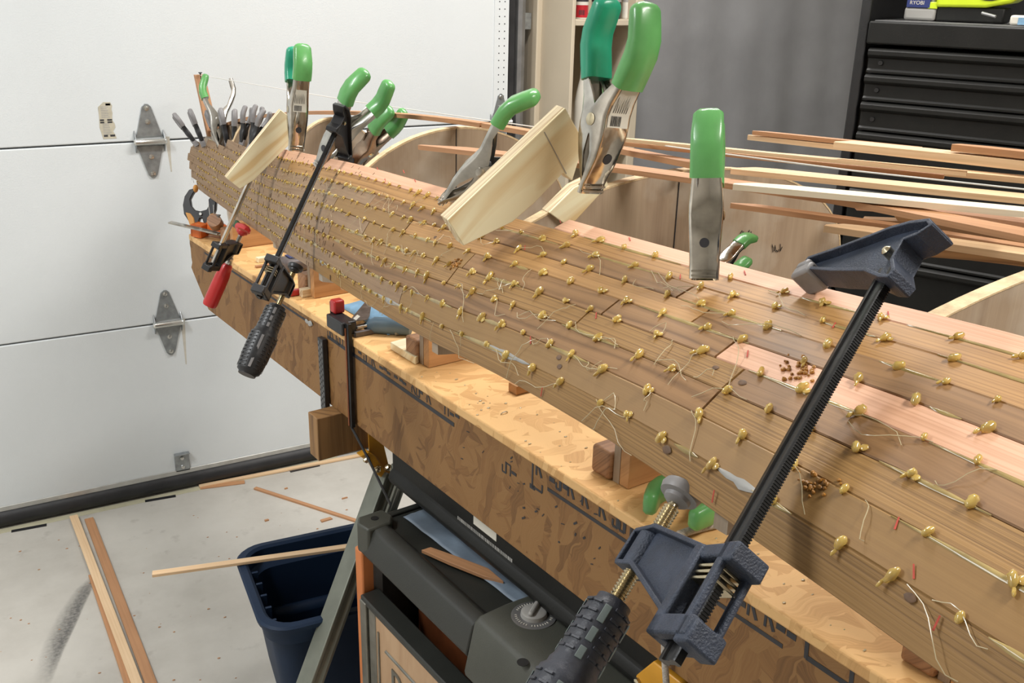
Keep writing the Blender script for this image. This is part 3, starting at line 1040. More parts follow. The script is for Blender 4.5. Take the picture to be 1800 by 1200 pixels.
def strip_row(k, t0, t1, mat, side=-1, thick=0.0062, ends=(0, 0), raise_=0.0, nm='cedar_strip', lab=None):
    n = max(4, int((t1 - t0) / 0.045))
    secs, uvs = [], []
    for i in range(n + 1):
        t = t0 + (t1 - t0) * i / n
        w = roww(t)
        ga, gb = k * w + 0.00025, (k + 1) * w - 0.00025
        o1 = hull(t, ga, raise_, side); o2 = hull(t, gb, raise_, side)
        i2 = hull(t, gb, raise_ - thick, side); i1 = hull(t, ga, raise_ - thick, side)
        e = 0.0009
        d = (o2 - o1)
        dn = d.normalized()
        nn = (o1 - i1).normalized()
        secs.append([o1 + dn * e, o2 - dn * e, o2 - nn * e, i2, i1, o1 - nn * e])
        v0 = k * 0.031 + mat_seed[mat]
        uvs.append([(t, v0), (t, v0 + w), (t, v0 + w + .001), (t, v0 + w + .007), (t, v0 + 2 * w + .007), (t, v0 - .001), (t, v0)])
    b = MB()
    b.loft(secs, True, True, uvs)
    o = b.build(nm, mat, hullT, grain=BD, smooth=30, label=lab)
    return o


mat_seed = {k: i * 0.173 for i, k in enumerate(M)}
rows = {
    0: [(-.2, 1.36, 'stripD'), (1.362, 2.50, 'stripF')],
    1: [(-.2, .95, 'stripE'), (.952, 2.555, 'stripF')],
    2: [(-.2, 1.52, 'stripC'), (1.522, 2.575, 'stripF')],
    3: [(-.2, .60, 'stripC'), (.602, .848, 'stripC'), (.85, 1.3, 'stripD'), (1.302, 2.60, 'stripF')],
    4: [(-.2, .45, 'stripA'), (.452, .585, 'stripC'), (.587, .84, 'stripC'), (.842, 1.16, 'stripE'), (1.162, 2.585, 'stripF')],
    5: [(-.2, .50, 'stripC'), (.502, 1.04, 'stripB'), (1.042, 1.33, 'stripE'), (1.332, 2.57, 'stripF')],
    6: [(-.2, .54, 'stripB'), (.542, 1.2, 'stripC'), (1.202, 2.44, 'stripF')],
    7: [(-.2, 1.72, 'stripB'), (1.722, 2.26, 'stripF')],
    8: [(-.2, .775, 'stripA'), (1.035, 1.83, 'stripA'), (1.87, 2.08, 'stripA')],
}
rows[2] = [(-.2, .42, 'stripD'), (.422, 1.52, 'stripC'), (1.522, 2.575, 'stripF')]
rows[3] = [(-.2, .42, 'stripC'), (.422, .60, 'stripD'), (.602, .848, 'stripD'), (.85, 1.3, 'stripD'), (1.302, 2.60, 'stripF')]
for k, ps_ in rows.items():
    for t0, t1, m in ps_:
        strip_row(k, t0, t1, m, raise_=rnd.uniform(-.0003, .0003))
# far side of the hull, seen from inside beyond the third mould
for k in range(5):
    strip_row(k, -.2, .79 - .05 * (k % 2), ('stripC', 'stripB', 'stripC', 'stripB', 'stripA')[k], side=1)

# moulds
MT = [2.225, 1.777, 1.33, .831, .36]


def mould(t, i):
    a = smooth_interp(t, TT, AA); zs = smooth_interp(t, TT, ZSH); zk = smooth_interp(t, ZK_T, ZK_Z)
    off = 0.0066
    pts = []
    for k in range(31):
        th = pi * k / 30
        pts.append((LC - (a - off) * cos(th), zs + (zk - off - zs) * sin(th)))
    rw = min(.075, a - .01)
    pts += [(LC + a - off, zs - .015), (LC + rw, zs - .06), (LC + rw, ZT + .0005), (LC - .065, ZT + .0005), (LC - min(.065, a - .012), zs - .06), (LC - a + off, zs - .015)]
    b = MB(); b.slab([B(t, l, z) for l, z in pts], BD * 0.012)
    mo = b.build('station_mould', 'ply', hullT, grain=UP)
    # pale sawn edge
    e = MB()
    E2 = [(LC - (a - off + .0005) * cos(pi * k / 40), zs + (zk - off + .0005 - zs) * sin(pi * k / 40)) for k in range(41)]
    secs = [[B(t - .0006, l, z), B(t + .0126, l, z), B(t + .0126, LC + (l - LC) * .992, zs + (z - zs) * .985), B(t - .0006, LC + (l - LC) * .992, zs + (z - zs) * .985)] for l, z in E2]
    e.loft(secs); e.build('sawn_edge', 'plyedge', mo)
    ln = MB(); ln.cuboid((t - .0012, LC - .0006, zs + .0), (t - .0004, LC + .0006, zk - off - .001), GB); ln.build('centre_line', 'ink', mo)
    # fir plywood riser screwed to a block on the strongback
    r_ = MB(); r_.cuboid((t - .018, LC - .065, ZT + .001), (t - .0005, LC + rw + .01, min(zs - .03, ZT + .12)), GB); ri = r_.build('riser', 'ply_or', mo, grain=BN, bevel=.001)
    for q in (0, 1):
        s_ = MB(); s_.lathe(B(t - .0182, LC - .03 + q * .07, ZT + .045 - q * .01), -BD, [(0, .005), (.0008, .005), (.001, .0022)], 12); s_.build('screw', 'galv', ri)
    bl = MB(); bl.cuboid((t + .0125, LC - .072, ZT + .001), (t + .05, LC + rw + .01, ZT + .042), GB); bl.build('cleat_block', 'block', mo, grain=BN, bevel=.005)
    return mo


moulds = [mould(t, i) for i, t in enumerate(MT)]
# handwriting on the third mould
hw = MB()


def scribble(px0, py0, w, h, n, seed):
    r2 = random.Random(seed)
    pts = []
    for k in range(n):
        pts.append(at_t(px0 + w * k / n + r2.uniform(-w / n, w / n), py0 + h * (0.5 + 0.5 * sin(k * 2.3)) * (-1 if k % 2 else .2) + r2.uniform(-1, 1), MT[3] - .0012))
    hw.tube(pts, .0005, 5)


scribble(1302, 410, 22, 5, 14, 1)
scribble(1357, 441, 20, 12, 12, 2)
hw.build('handwriting', 'ink', moulds[3])

# keel batten lying over the mould tops
path = [(t, smooth_interp(t, ZK_T, ZK_Z) + .0005) for t in np.linspace(2.47, 1.25, 24)]
b = MB()
b.loft([[B(t, LC - .009, z), B(t, LC + .009, z), B(t, LC + .009, z + .007), B(t, LC - .009, z + .007)] for t, z in path])
b.build('keel_batten', 'loosed', hullT, grain=BD)
b = MB()
path = [(t, smooth_interp(t, ZK_T, ZK_Z) + .0006) for t in np.linspace(1.245, .80, 12)]
b.loft([[B(t, LC - .009, z), B(t, LC + .009, z), B(t, LC + .009, z + .007), B(t, LC - .009, z + .007)] for t, z in path])
b.build('keel_batten', 'loosed', hullT, grain=BD)
# stem mould at the bow
stem = [(2.16, 1.17), (2.3, 1.165), (2.45, 1.13), (2.54, 1.09), (2.56, .99), (2.50, .97), (2.2, .99)]
b = MB(); b.slab([B(t, LC - .006, z) for t, z in stem], BN * .012); b.build('stem_mould', 'ply', hullT, grain=BD)

# hot-glue beads on the seams
beads = []
gr = random.Random(99)
for k in range(1, 9):
    t = -0.15 + gr.uniform(0, .05)
    while t < 2.5:
        top = 9
        lim = {8: 1.83, 7: 2.2, 6: 2.38}.get(k, 2.52)
        if t < lim and not (k == 8 and .775 < t < 1.035):
            beads.append((t, k, gr.uniform(.75, 1.25)))
        t += gr.uniform(.032, .058) if t < .9 else (gr.uniform(.022, .04) if t < 1.6 else gr.uniform(.012, .03))


def bead_mesh(b, t, k, s, m=7, n=10):
    g = k * roww(t) + gr.uniform(-.0012, .0012)
    c = hull(t, g, .0018)
    nn = hnorm(t, g)
    dn = (hull(t, g - .004) - hull(t, g + .004)).normalized()
    tt = dn.cross(nn)
    a = gr.uniform(-.5, .5)
    ax1 = (dn * cos(a) + tt * sin(a)); ax2 = (tt * cos(a) - dn * sin(a))
    s *= .9
    s *= .55 if t > 1.6 else (.68 if t > 1.1 else (.85 if t > .8 else 1.0))
    el = gr.uniform(1.1, 2.0)
    b.blob(c, (ax2 * .0027 * s, nn * .0034 * s, ax1 * .0032 * s * el), n, m, .22, gr)
    if gr.random() < .6:      # a drip tail
        b.blob(c + ax1 * .004 * s * el + ax2 * gr.uniform(-.002, .002), (ax2 * .0012 * s, nn * .0014 * s, ax1 * .0034 * s), 6, 5, .15, gr)
    if gr.random() < .35:
        b.blob(c - ax2 * .0045 * s, (ax2 * .0028 * s, nn * .001 * s, ax1 * .003 * s), 7, 4, .2, gr)


def vis_size(q):
    p = hull(q[0], q[1] * roww(q[0]), .002)
    px, py = topix(p)
    return depth(p) if (-20 < px < 1820 and -20 < py < 1220 and depth(p) > .1) else 99


beads.sort(key=vis_size)
for q in beads[:98]:
    b = MB(); bead_mesh(b, *q); b.build('glue_bead', 'glue', hullT, smooth=60)
b = MB()
for q in beads[98:]:
    if vis_size(q) < 50:
        bead_mesh(b, *q, m=5, n=7)
b.build('glue_beads', 'glue', hullT, smooth=60)['kind'] = 'stuff'
# stray glue threads, smeared seams
b = MB()
for i in range(150):
    t = gr.choice((gr.uniform(.2, 1.2), gr.uniform(.8, 2.3))); k = gr.randint(1, 7)
    g = k * roww(t)
    dt = gr.uniform(-.07, .07); dg = gr.uniform(-.035, .01)
    pts = [hull(t + dt * u, max(.001, g + dg * u + .01 * sin(u * 5 + i) * u), .0012 + .004 * sin(pi * u) * gr.random()) for u in np.linspace(0, 1, 8)]
    b.tube(pts, .00022 if t > .9 else .0003, 4)
b.build('glue_threads', 'gluestring', hullT)['kind'] = 'stuff'
b = MB()
for k in range(1, 9):
    t = 0.0
    while t < 2.4:
        ln_ = gr.uniform(.02, .14)
        if gr.random() < .6 and not (k == 8 and t > .65):
            secs = []
            for u in np.linspace(0, 1, 7):
                tq = t + ln_ * u; w_ = .0018 * sin(pi * min(max(u, .03), .97)) + .0002
                g = k * roww(tq) - .0006
                secs.append([hull(tq, g - w_, .0001), hull(tq, g + w_, .0001), hull(tq, g + w_ * .4, .0007), hull(tq, g - w_ * .4, .0007)])
            b.loft(secs)
        t += ln_ + gr.uniform(.01, .1)
b.build('glue_smears', 'gluesmear', hullT)['kind'] = 'stuff'
# dried white glue on the lowest seam
b = MB()
for t, ln_ in ((.62, .09), (.93, .12), (1.28, .05), (.33, .05)):
    secs = []
    for u in np.linspace(0, 1, 9):
        tq = t + ln_ * u; w_ = (.003 + .001 * sin(u * 17)) * sin(pi * min(max(u, .03), .97)) + .0001
        g = roww(tq) + .0005
        secs.append([hull(tq, g - w_ * 1.3, .0001), hull(tq, g + w_ * .6, .0001), hull(tq, g + w_ * .2, .0005), hull(tq, g - w_ * .7, .0005)])
    b.loft(secs)
b.build('dried_glue', 'greyplast', hullT)['kind'] = 'stuff'


def hull_at(px, py):
    """surface point (t, g) that the picture point px,py shows"""
    best = None
    for t in np.linspace(.0, 2.6, 131):
        for gi in range(0, 60):
            g = gi * .005
            if g > 9.2 * roww(t):
                break
            x, y = topix(hull(t, g))
            d = (x - px) ** 2 + (y - py) ** 2
            if best is None or d < best[0]:
                best = (d, t, g)
    d, t, g = best
    for _ in range(2):
        for it in range(5):
            c = [(t + dt, max(0, g + dg)) for dt in (-.01 / 2 ** it, 0, .01 / 2 ** it) for dg in (-.0025 / 2 ** it, 0, .0025 / 2 ** it)]
            t, g = min(c, key=lambda q: (topix(hull(*q))[0] - px) ** 2 + (topix(hull(*q))[1] - py) ** 2)
    return t, g


# lumps of burnt glue
for px, py, s_ in ((800, 464, .006), (1405, 652, .016), (1432, 850, .014)):
    t, g = hull_at(px, py)
    b = MB()
    for i in range(34):
        tt_, gg = t + gr.gauss(0, s_ * .5), max(.002, g + gr.gauss(0, s_ * .35))
        r_ = gr.uniform(.0007, .0019)
        n_ = hnorm(tt_, gg)
        b.blob(hull(tt_, gg, .0004), (BD * r_, n_ * r_, BD.cross(n_) * r_), 6, 4, .3, gr)
    b.build('burnt_glue', 'chew', hullT, smooth=60)['kind'] = 'stuff'
# dark staple holes towards the bow
b = MB()
for i in range(520):
    t = gr.uniform(1.25, 2.56); k = gr.randint(0, 8)
    if (k == 8 and t > 1.8) or (k == 7 and t > 2.2) or (k == 6 and t > 2.38):
        continue
    g = (k + gr.uniform(.15, .85)) * roww(t)
    if k < 8 and gr.random() < .6:
        g = (k + 1 + gr.uniform(-.25, .1)) * roww(t)
    c = hull(t, g, .0001); n_ = hnorm(t, g); dn = (hull(t, g + .003) - hull(t, g - .003)).normalized(); sd = dn.cross(n_)
    h_ = gr.uniform(.0015, .0042); w_ = gr.uniform(.0003, .0008)
    b.slab([c - dn * h_ - sd * w_, c - dn * h_ + sd * w_, c + dn * h_ + sd * w_, c + dn * h_ - sd * w_], n_ * .0003)
b.build('staple_marks', mat_plain('staple_mark_brown', (.12, .07, .035), .8, 0, .3, 60), hullT)['kind'] = 'stuff'
# knots in the cedar
for px, py, r_ in ((983, 628, .0024), (983, 644, .0022), (1258, 646, .0022), (1305, 672, .0026), (1600, 1050, .0026), (1172, 790, .0030), (765, 417, .0022)):
    t, g = hull_at(px, py); c = hull(t, g, .0002); n_ = hnorm(t, g); dn = n_.cross(BD).normalized()
    b = MB(); b.blob(c, (BD * r_ * 1.3, n_ * .0003, dn * r_), 12, 6, .12, gr); b.build('knot', mat_plain('dark_knot', (.13, .07, .035), .6, 0, .3, 200), hullT)
# red pencil ticks
for px, py, ang in ((985, 390, 75), (1107, 421, 70), (1196, 487, 95), (1310, 480, 75), (1466, 572, 120), (1562, 552, 85), (710, 302, 65), (677, 318, 90), (923, 436, 95), (1048, 555, 95), (933, 598, 90), (953, 688, 100), (1255, 872, 100), (1577, 920, 110), (1607, 1005, 90), (1647, 1095, 115), (1314, 622, 100), (664, 297, 65), (730, 318, 65)):
    t, g = hull_at(px, py)
    c = hull(t, g); n_ = hnorm(t, g)
    dw = (hull(t, max(0, g - .004)) - hull(t, g + .004)).normalized()
    sd = dw.cross(n_)
    # combine the two surface directions so the tick stands as steeply as drawn
    x0_, y0_ = topix(c); x1_, y1_ = topix(c + dw * .01); x2_, y2_ = topix(c + sd * .01)
    A_ = np.array([[x1_ - x0_, x2_ - x0_], [y1_ - y0_, y2_ - y0_]])
    a = radians(ang)
    k_ = np.linalg.solve(A_, np.array([cos(a), sin(a)]))
    d = (dw * float(k_[0]) + sd * float(k_[1])).normalized()
    ln_ = .0042 if t < 1 else .006
    e_ = d.cross(n_) * .00042
    c = c + n_ * .0004
    b = MB(); b.slab([c - d * ln_ - e_, c - d * ln_ + e_, c + d * ln_ + e_ * 1.3, c + d * ln_ - e_ * 1.3], n_ * .0003)
    b.build('pencil_tick', 'redpen', hullT)

# ================================================================== LOOSE STRIPS
def loose_strip(pts, w, th, mat, label, tip=0.05, nm='loose_cedar_strip', w2=None, tilt=0.0):
    """pts: (px, py, z) samples along the middle of the upper face"""
    P = [at_z(x, y, z) for x, y, z in pts]
    fine = []
    n = 14
    for i in range(n + 1):
        u = i / n * (len(P) - 1)
        k = min(int(u), len(P) - 2)
        fine.append(P[k].lerp(P[k + 1], u - k))
    secs = []
    for i, p in enumerate(fine):
        d = (fine[min(i + 1, n)] - fine[max(i - 1, 0)]).normalized()
        sd = d.cross(UP).normalized()
        nn = sd.cross(d)
        sd, nn = sd * cos(tilt) + nn * sin(tilt), nn * cos(tilt) - sd * sin(tilt)
        ww = w if w2 is None else w + (w2 - w) * i / n
        k = min(1, .35 + i * (fine[1] - fine[0]).length / max(tip, 1e-4))
        a, c = p - sd * ww / 2 * k, p + sd * ww / 2
        if i == 0:
            a = p + sd * ww * .25
        secs.append([a, c, c - nn * th, a - nn * th])
    b = MB(); b.loft(secs)
    o = b.build(nm, mat, None, grain=fine[-1] - fine[0], smooth=25)
    return tag(o, label, 'wood strip', 'loose cedar strips lying across the moulds')


loose_strip([(745, 253, 1.296), (1080, 290, 1.304), (1500, 348, 1.304), (1830, 413, 1.304)], .024, .006, 'loosed', 'long brown cedar strip reaching furthest left, from the second mould to the right edge', w2=.032)
loose_strip([(1290, 293, 1.314), (1830, 347, 1.314)], .028, .006, 'loose', 'tan cedar strip with a blunt tip just above the bright white strip')
loose_strip([(1292, 320, 1.312), (1830, 370, 1.312)], .024, .006, 'pale', 'brightest palest cedar strip, sharp tipped, in the middle of the loose strips', tip=.09)
loose_strip([(1288, 355, 1.262), (1560, 392, 1.262), (1860, 440, 1.262)], .016, .006, 'loosed', 'dark shaded cedar strip with a pointed tip lying lowest under the long brown strip')
loose_strip([(1455, 392, 1.268), (1830, 446, 1.268)], .028, .007, 'loose', 'broad light cedar strip nearest the viewer, pointed left end, above the inner far side planks', tip=.06)
loose_strip([(1326, 266, 1.318), (1830, 313, 1.318)], .019, .006, 'loose', 'narrow cedar strip whose tip sits over the grey tarp below the topmost pair')
loose_strip([(1085, 247, 1.317), (1660, 306, 1.317)], .011, .005, 'loosed', 'thin reddish cedar strip running beside the white string past the tall green clamp', tip=.01)
loose_strip([(1085, 241, 1.325), (1700, 302, 1.325)], .010, .004, 'loose', 'thin pale cedar strip lying just under the white string', tip=.01)
loose_strip([(1318, 236, 1.330), (1830, 292, 1.330)], .014, .006, 'loose', 'cedar strip second from the top of the pile with a ragged left tip')
loose_strip([(1325, 229, 1.336), (1620, 259, 1.336)], .010, .005, 'loosed', 'topmost far brown cedar strip with a split left end over the tarp')
loose_strip([(1471, 247, 1.343), (1830, 283, 1.343)], .026, .007, 'loose', 'wide light cedar strip with an angled end in front of the black tool chest', tip=.03)
loose_strip([(1676, 252, 1.352), (1830, 268, 1.352)], .016, .007, 'loosed', 'brown cedar strip at the right edge, topmost before the black tool chest', tip=.05)

# nail on a stick at the bow, and the centre string
nb = at_t(352, 128, 2.50)
nail = thing('nail', 'dark nail standing on the stick at the bow end, string tied to it', 'nail', nb - UP * .02)
b = MB(); b.lathe(nb - UP * .022, UP, [(0, .0008), (.016, .0014), (.020, .0018), (.022, .0048), (.0232, .0048)], 12); b.build('shank', 'ink', nail)
stk = thing('bow_stick', 'thin wooden stick leaning up at the bow behind the small clamps', 'stick', nb - UP * .2)
b = MB()
s0_, s1_ = nb - UP * .021, at_t(372, 240, 2.42)
b.slab([at_t(343, 132, 2.51), at_t(360, 131, 2.51), at_t(386, 240, 2.47), at_t(366, 240, 2.47)], BD * .012)
b.build('stick_body', 'loosed', stk, grain=s1_ - s0_)
b = MB(); b.tube([nb - UP * .006, at_t(640, 181, 1.75), at_t(870, 213, 1.25), at_t(1210, 262, .80), at_t(1500, 300, .55), at_t(1840, 337, .40)], .0008, 6)
tag(b.build('centre_string', 'string'), 'taut white string running from the bow nail over the mould tops', 'string')


# ================================================================== CLAMPS
def spring_clamp(name, label, J, K, X, s=1.0, body='chrome', grip='green', grip2=None, ws=1.0, open_=0.0, sticker=0, group=None, pads=None, hole=True, spread=1.0, flip=False, gscale=1.0):
    Z = (K - J).normalized()
    X = Vector(X); X = (X - Z * X.dot(Z)).normalized()
    Y = Z.cross(X)
    root = thing(name, label, 'clamp', J, group)
    root.rotation_mode = 'QUATERNION'
    mt = frame4(J, X, Y, Z)
    root.rotation_quaternion = mt.to_quaternion()
    root['_l'] = 1
    CL = [(.002, 0, .030, .002), (.0035, .010, .030, .003), (.008, .020, .030, .006), (.015, .038, .031, .010), (.019, .056, .033, .017), (.0195, .070, .034, .0235), (.0205, .080, .034, .023), (.024, .093, .032, .016), (.031, .108, .029, .010), (.038, .124, .028, .012), (.0435, .140, .028, .012), (.0440, .156, .028, .011), (.040, .170, .027, .011), (.036, .182, .026, .010)]
    piv = (0, .074)

    def rot(x, z, sg):
        a = open_ * sg
        x, z = x - piv[0], z - piv[1]
        return x * cos(a) - z * sin(a) + piv[0] if True else 0, x * sin(a) + z * cos(a) + piv[1]

    def arm(sg):
        c = []
        for x, z, w, f in CL:
            xs = x * (spread if z > .074 else 1)
            xx, zz = rot(sg * xs, z, sg)
            c.append((xx * s, zz * s, w * s * ws, f * s))
        nrm = []
        for i in range(len(c)):
            d = Vector((c[min(i + 1, len(c) - 1)][0] - c[max(i - 1, 0)][0], c[min(i + 1, len(c) - 1)][1] - c[max(i - 1, 0)][1])).normalized()
            n = Vector((d.y, -d.x)) if sg > 0 else Vector((-d.y, d.x))
            nrm.append(n)

        def sec(i, grow=0.0, close=False):
            x, z, w, f = c[i]
            n = nrm[i]
            th = .0016 * s
            w2 = w / 2 * (.93 if sg < 0 else 1) + grow
            r = .004 * s
            def p(y, h):
                return Vector((x + n.x * h, y, z + n.y * h))
            if close:
                f2 = f + grow * 2
                return [p(-w2, -f2 + r), p(-w2, -r + grow), p(-w2 + r, grow), p(0, grow * 1.3), p(w2 - r, grow), p(w2, -r + grow), p(w2, -f2 + r), p(w2 - r, -f2), p(0, -f2), p(-w2 + r, -f2)]
            f2 = max(f, r + .0004)
            return [p(-w2, -f2), p(-w2, -r), p(-w2 + r * .3, -r * .3), p(-w2 + r, 0), p(w2 - r, 0), p(w2 - r * .3, -r * .3), p(w2, -r), p(w2, -f2),
                    p(w2 - th, -f2), p(w2 - th, -r), p(w2 - r, -th), p(-w2 + r, -th), p(-w2 + th, -r), p(-w2 + th, -f2)]
        b = MB()
        b.loft([sec(i) for i in range(len(c))])
        ao = b.build('arm', body, root, local=True, smooth=50)
        # jaw lip: ribs across the tip
        b = MB()
        for q in (.003, .008):
            i = 0
            xx, zz = rot(sg * (.0035 + q * .15), q, sg)
            b.box((xx * s + sg * .0002 * s, 0, zz * s), (.0012 * s, .0250 * s * ws, .0020 * s))
        if pads is None:
            b.build('jaw_rib', body, ao, local=True)
        else:
            pass
        if pads:
            b = MB()
            xx, zz = rot(sg * .003, .012, sg)
            b.box((xx * s, 0, zz * s), (.010 * s, .036 * s * ws, .044 * s))
            b.build('jaw_pad', pads, root, local=True, bevel=.002 * s)
        if hole:
            x, z, w, f = c[3]; n = nrm[3]
            b = MB(); b.lathe(Vector((x + n.x * .0002, 0, z + n.y * .0002)), Vector((n.x, 0, n.y)), [(0, .0055 * s), (.0002, .0055 * s)], 16)
            b.build('plate_hole', 'ink', ao, local=True)
        g = grip if sg > 0 else (grip2 or grip)
        if g != 'none':
            k0 = 9 if gscale == 1.0 else 8
            secs = [sec(i, .0022 * s, True) for i in range(k0, len(c))]
            e = secs[-1]
            cen = sum(e, Vector()) / len(e)
            dz = Vector((c[-1][0] - c[-2][0], 0, c[-1][1] - c[-2][1])).normalized()
            for k, q in ((.92, .003), (.75, .006), (.45, .008), (.1, .009)):
                secs.append([cen + (p - cen) * k + dz * q * s for p in e])
            b = MB(); b.loft(secs)
            b.build('grip', g, root, local=True, smooth=60)
        if sticker and sg == 1:
            x0_, x1_ = c[5], c[7]
            b = MB()
            secs = []
            for i in (5, 6, 7, 8):
                x, z, w, f = c[i]; n = nrm[i]; w2 = w / 2 - .005 * s
                secs.append([Vector((x + n.x * .0003, -w2, z + n.y * .0003)), Vector((x + n.x * .0003, w2, z + n.y * .0003)), Vector((x + n.x * .0007, w2, z + n.y * .0007)), Vector((x + n.x * .0007, -w2, z + n.y * .0007))])
            b.loft(secs)
            st = b.build('price_sticker', 'paperW', ao, local=True)
            b = MB()
            r5 = random.Random(4)

            def onp(y, u):   # u along the sticker 0..3
                i = min(int(u), 2); a_, b_ = (5 + i), (6 + i)
                q = u - i
                x = c[a_][0] * (1 - q) + c[b_][0] * q; z = c[a_][1] * (1 - q) + c[b_][1] * q
                n = nrm[a_] * (1 - q) + nrm[b_] * q
                return Vector((x + n.x * .001, y, z + n.y * .001))
            y = -.010 * s
            while y < .003 * s:
                wv = r5.uniform(.0004, .0011) * s
                b.add([onp(y, .15), onp(y + wv, .15), onp(y + wv, 1.1), onp(y, 1.1)], [(0, 1, 2, 3)])
                y += wv + r5.uniform(.0004, .0009) * s
            for k in range(7):
                yy = -.010 * s + k * .0028 * s
                b.add([onp(yy, 1.35), onp(yy + .0008 * s, 1.35), onp(yy + .0008 * s, 2.7 - r5.random()), onp(yy, 2.7 - r5.random() * .2)], [(0, 1, 2, 3)])
            b.build('barcode', 'ink', st, local=True)['kind'] = 'stuff'

    for sg in (1, -1):
        arm(sg)
    b = MB(); pz = piv[1] * s; wy = .0185 * s * ws
    b.lathe((0, -wy, pz), (0, 1, 0), [(0, .003 * s), (.001 * s, .0062 * s), (.002 * s, .0050 * s), (2 * wy - .002 * s, .0050 * s), (2 * wy - .001 * s, .0062 * s), (2 * wy, .003 * s)], 18)
    b.build('pivot_pin', 'brass' if body in ('chrome', 'brown_steel') else body, root, local=True)
    b = MB()
    pts = [Vector((.028 * s, -wy * .45, .112 * s))]
    for k in range(0, 49):
        a = 2 * pi * k / 12
        pts.append(Vector((.0085 * s * cos(a), -wy * .45 + wy * .9 * k / 48, pz + .0085 * s * sin(a))))
    pts.append(Vector((-.028 * s, wy * .45, .112 * s)))
    b.tube(pts, .0016 * s, 6)
    b.build('coil_spring', 'steel' if body in ('chrome', 'brown_steel') else 'blk', root, local=True)
    return root


UPI = CU        # image-up
RT = CR
FW = CF
spring_clamp('spring_clamp', 'large chrome spring clamp with barcode sticker and two green grips, the tallest clamp',
             at_d(1038, 340, .99), at_d(1092, 58, .94), RT * .60 - FW * .80, 1.0, sticker=1, grip='green', grip2='teal', ws=1.08, spread=.92, gscale=2)
spring_clamp('spring_clamp', 'spring clamp seen side on with one curved green grip, left of the large pine block',
             at_d(776, 352, 1.185), at_d(983, 192, 1.10), RT * .6 - UPI * .75 + FW * .30, .95, body='steel', ws=1.1)
spring_clamp('spring_clamp', 'chrome spring clamp showing its broad outer face, gripping the cedar edge at right',
             at_d(1238, 492, .795), at_d(1246, 258, .80), -FW * .96 - RT * .26, .72, ws=1.12, gscale=2, open_=.10)
spring_clamp('spring_clamp', 'small spring clamp inside the hull with two green grips beside handwriting on the mould',
             at_t(1236, 484, .70), at_t(1352, 418, .72), UPI * .8 + RT * .5, .50, grip='green')
spring_clamp('spring_clamp', 'chrome spring clamp standing upright behind the small pine block, white sticker on arm',
             at_d(521, 266, 1.79), at_d(524, 94, 1.76), -FW * .88 + RT * .42, 1.0, sticker=1, grip='green', grip2='teal')
spring_clamp('spring_clamp', 'open spring clamp with two widely spread green grips above the slim black bar clamp',
             at_d(558, 296, 1.64), at_d(666, 134, 1.58), -RT * .75 - UPI * .6 - FW * .1, 1.0, body='steel', ws=.9)
spring_clamp('spring_clamp', 'bronze coloured spring clamp with a bright green grip half hidden behind the open spring clamp',
             at_d(612, 305, 1.78), at_d(700, 193, 1.70), -FW * .8 - RT * .5, .86, body='brown_steel', grip='green', spread=.75)
spring_clamp('spring_clamp', 'spring clamp at the bow with one green grip and one bare metal handle',
             at_d(384, 262, 2.36), at_d(383, 138, 2.36), -RT * .95 - FW * .3, .95, body='steel', grip='green', grip2='none')
small = [((345, 254), (316, 216)), ((358, 255), (334, 197)), ((387, 259), (361, 193)), ((401, 259), (386, 188)), ((412, 263), (412, 190)), ((424, 258), (436, 194)), ((441, 258), (456, 184)), ((438, 262), (462, 212))]
words = ['leftmost of the small clamps at the bow, leaning furthest left', 'second small clamp from the left at the bow, leaning left', 'third small clamp from the left at the bow', 'fourth small clamp from the left at the bow, nearly upright', 'fifth small clamp from the left at the bow, upright', 'sixth small clamp from the left at the bow, leaning right', 'small clamp standing tallest at the right end of the bow row', 'small clamp lowest at the right end of the bow row']
for i, ((jx, jy), (kx, ky)) in enumerate(small):
    d_ = 2.50 - i * .055
    spring_clamp('small_spring_clamp', 'black and grey ' + words[i], at_d(jx, jy, d_), at_d(kx, ky, d_ - .01), -FW * .93 + RT * .36 * (-1 if i > 4 else 1), .49, body='blk', grip='greypad', pads='greypad', group='small black clamps along the bow', hole=False, ws=.70, spread=.85, gscale=2)


def plane_slab(pts, P0, n, th, name, mat, label, cat, grain, parent=None, bevel=.0008, group=None):
    n = Vector(n).normalized()
    P = []
    for x, y in pts:
        r = ray(x, y)
        P.append(EYE + r * ((P0 - EYE).dot(n) / r.dot(n)))
    b = MB(); b.slab(P, n * th)
    o = b.build(name, mat, parent, grain=grain, bevel=bevel)
    if label:
        tag(o, label, cat, group)
    return o, P, n


NB = CF * .80 - CR * .42 + CU * .36
root = thing('pine_block', 'large pale pine clamping block with an angled notch held by the large chrome clamp', 'wood block', at_d(900, 330, 1.0))
_, P, nn = plane_slab([(787, 387), (994, 190), (1027, 250), (1006, 318), (990, 304), (938, 358), (901, 390), (815, 432)], at_d(900, 330, 1.0), NB, .004, 'pine_face', 'pine', None, None, at_d(994, 190, 1) - at_d(787, 387, 1), root)
b = MB(); b.slab([p + nn * .0042 for p in P], nn * .016); b.build('plywood_core', 'pineedge', root, grain=at_d(994, 190, 1) - at_d(787, 387, 1), bevel=.0005)
b = MB(); q0, q1 = at_d(957, 235, 1), at_d(1000, 315, 1)
pl = []
for x, y in ((956, 232), (957.2, 231.5), (996, 305), (994.8, 305.5)):
    r = ray(x, y); pl.append(EYE + r * ((P[0] - EYE).dot(nn) / r.dot(nn)) - nn * .0002)
b.slab(pl, -nn * .0003); b.build('pencil_line', 'greyink', root)
root = thing('pine_block', 'smaller striped pine clamping block near the bow above the red handled clamp', 'wood block', at_d(455, 262, 1.86))
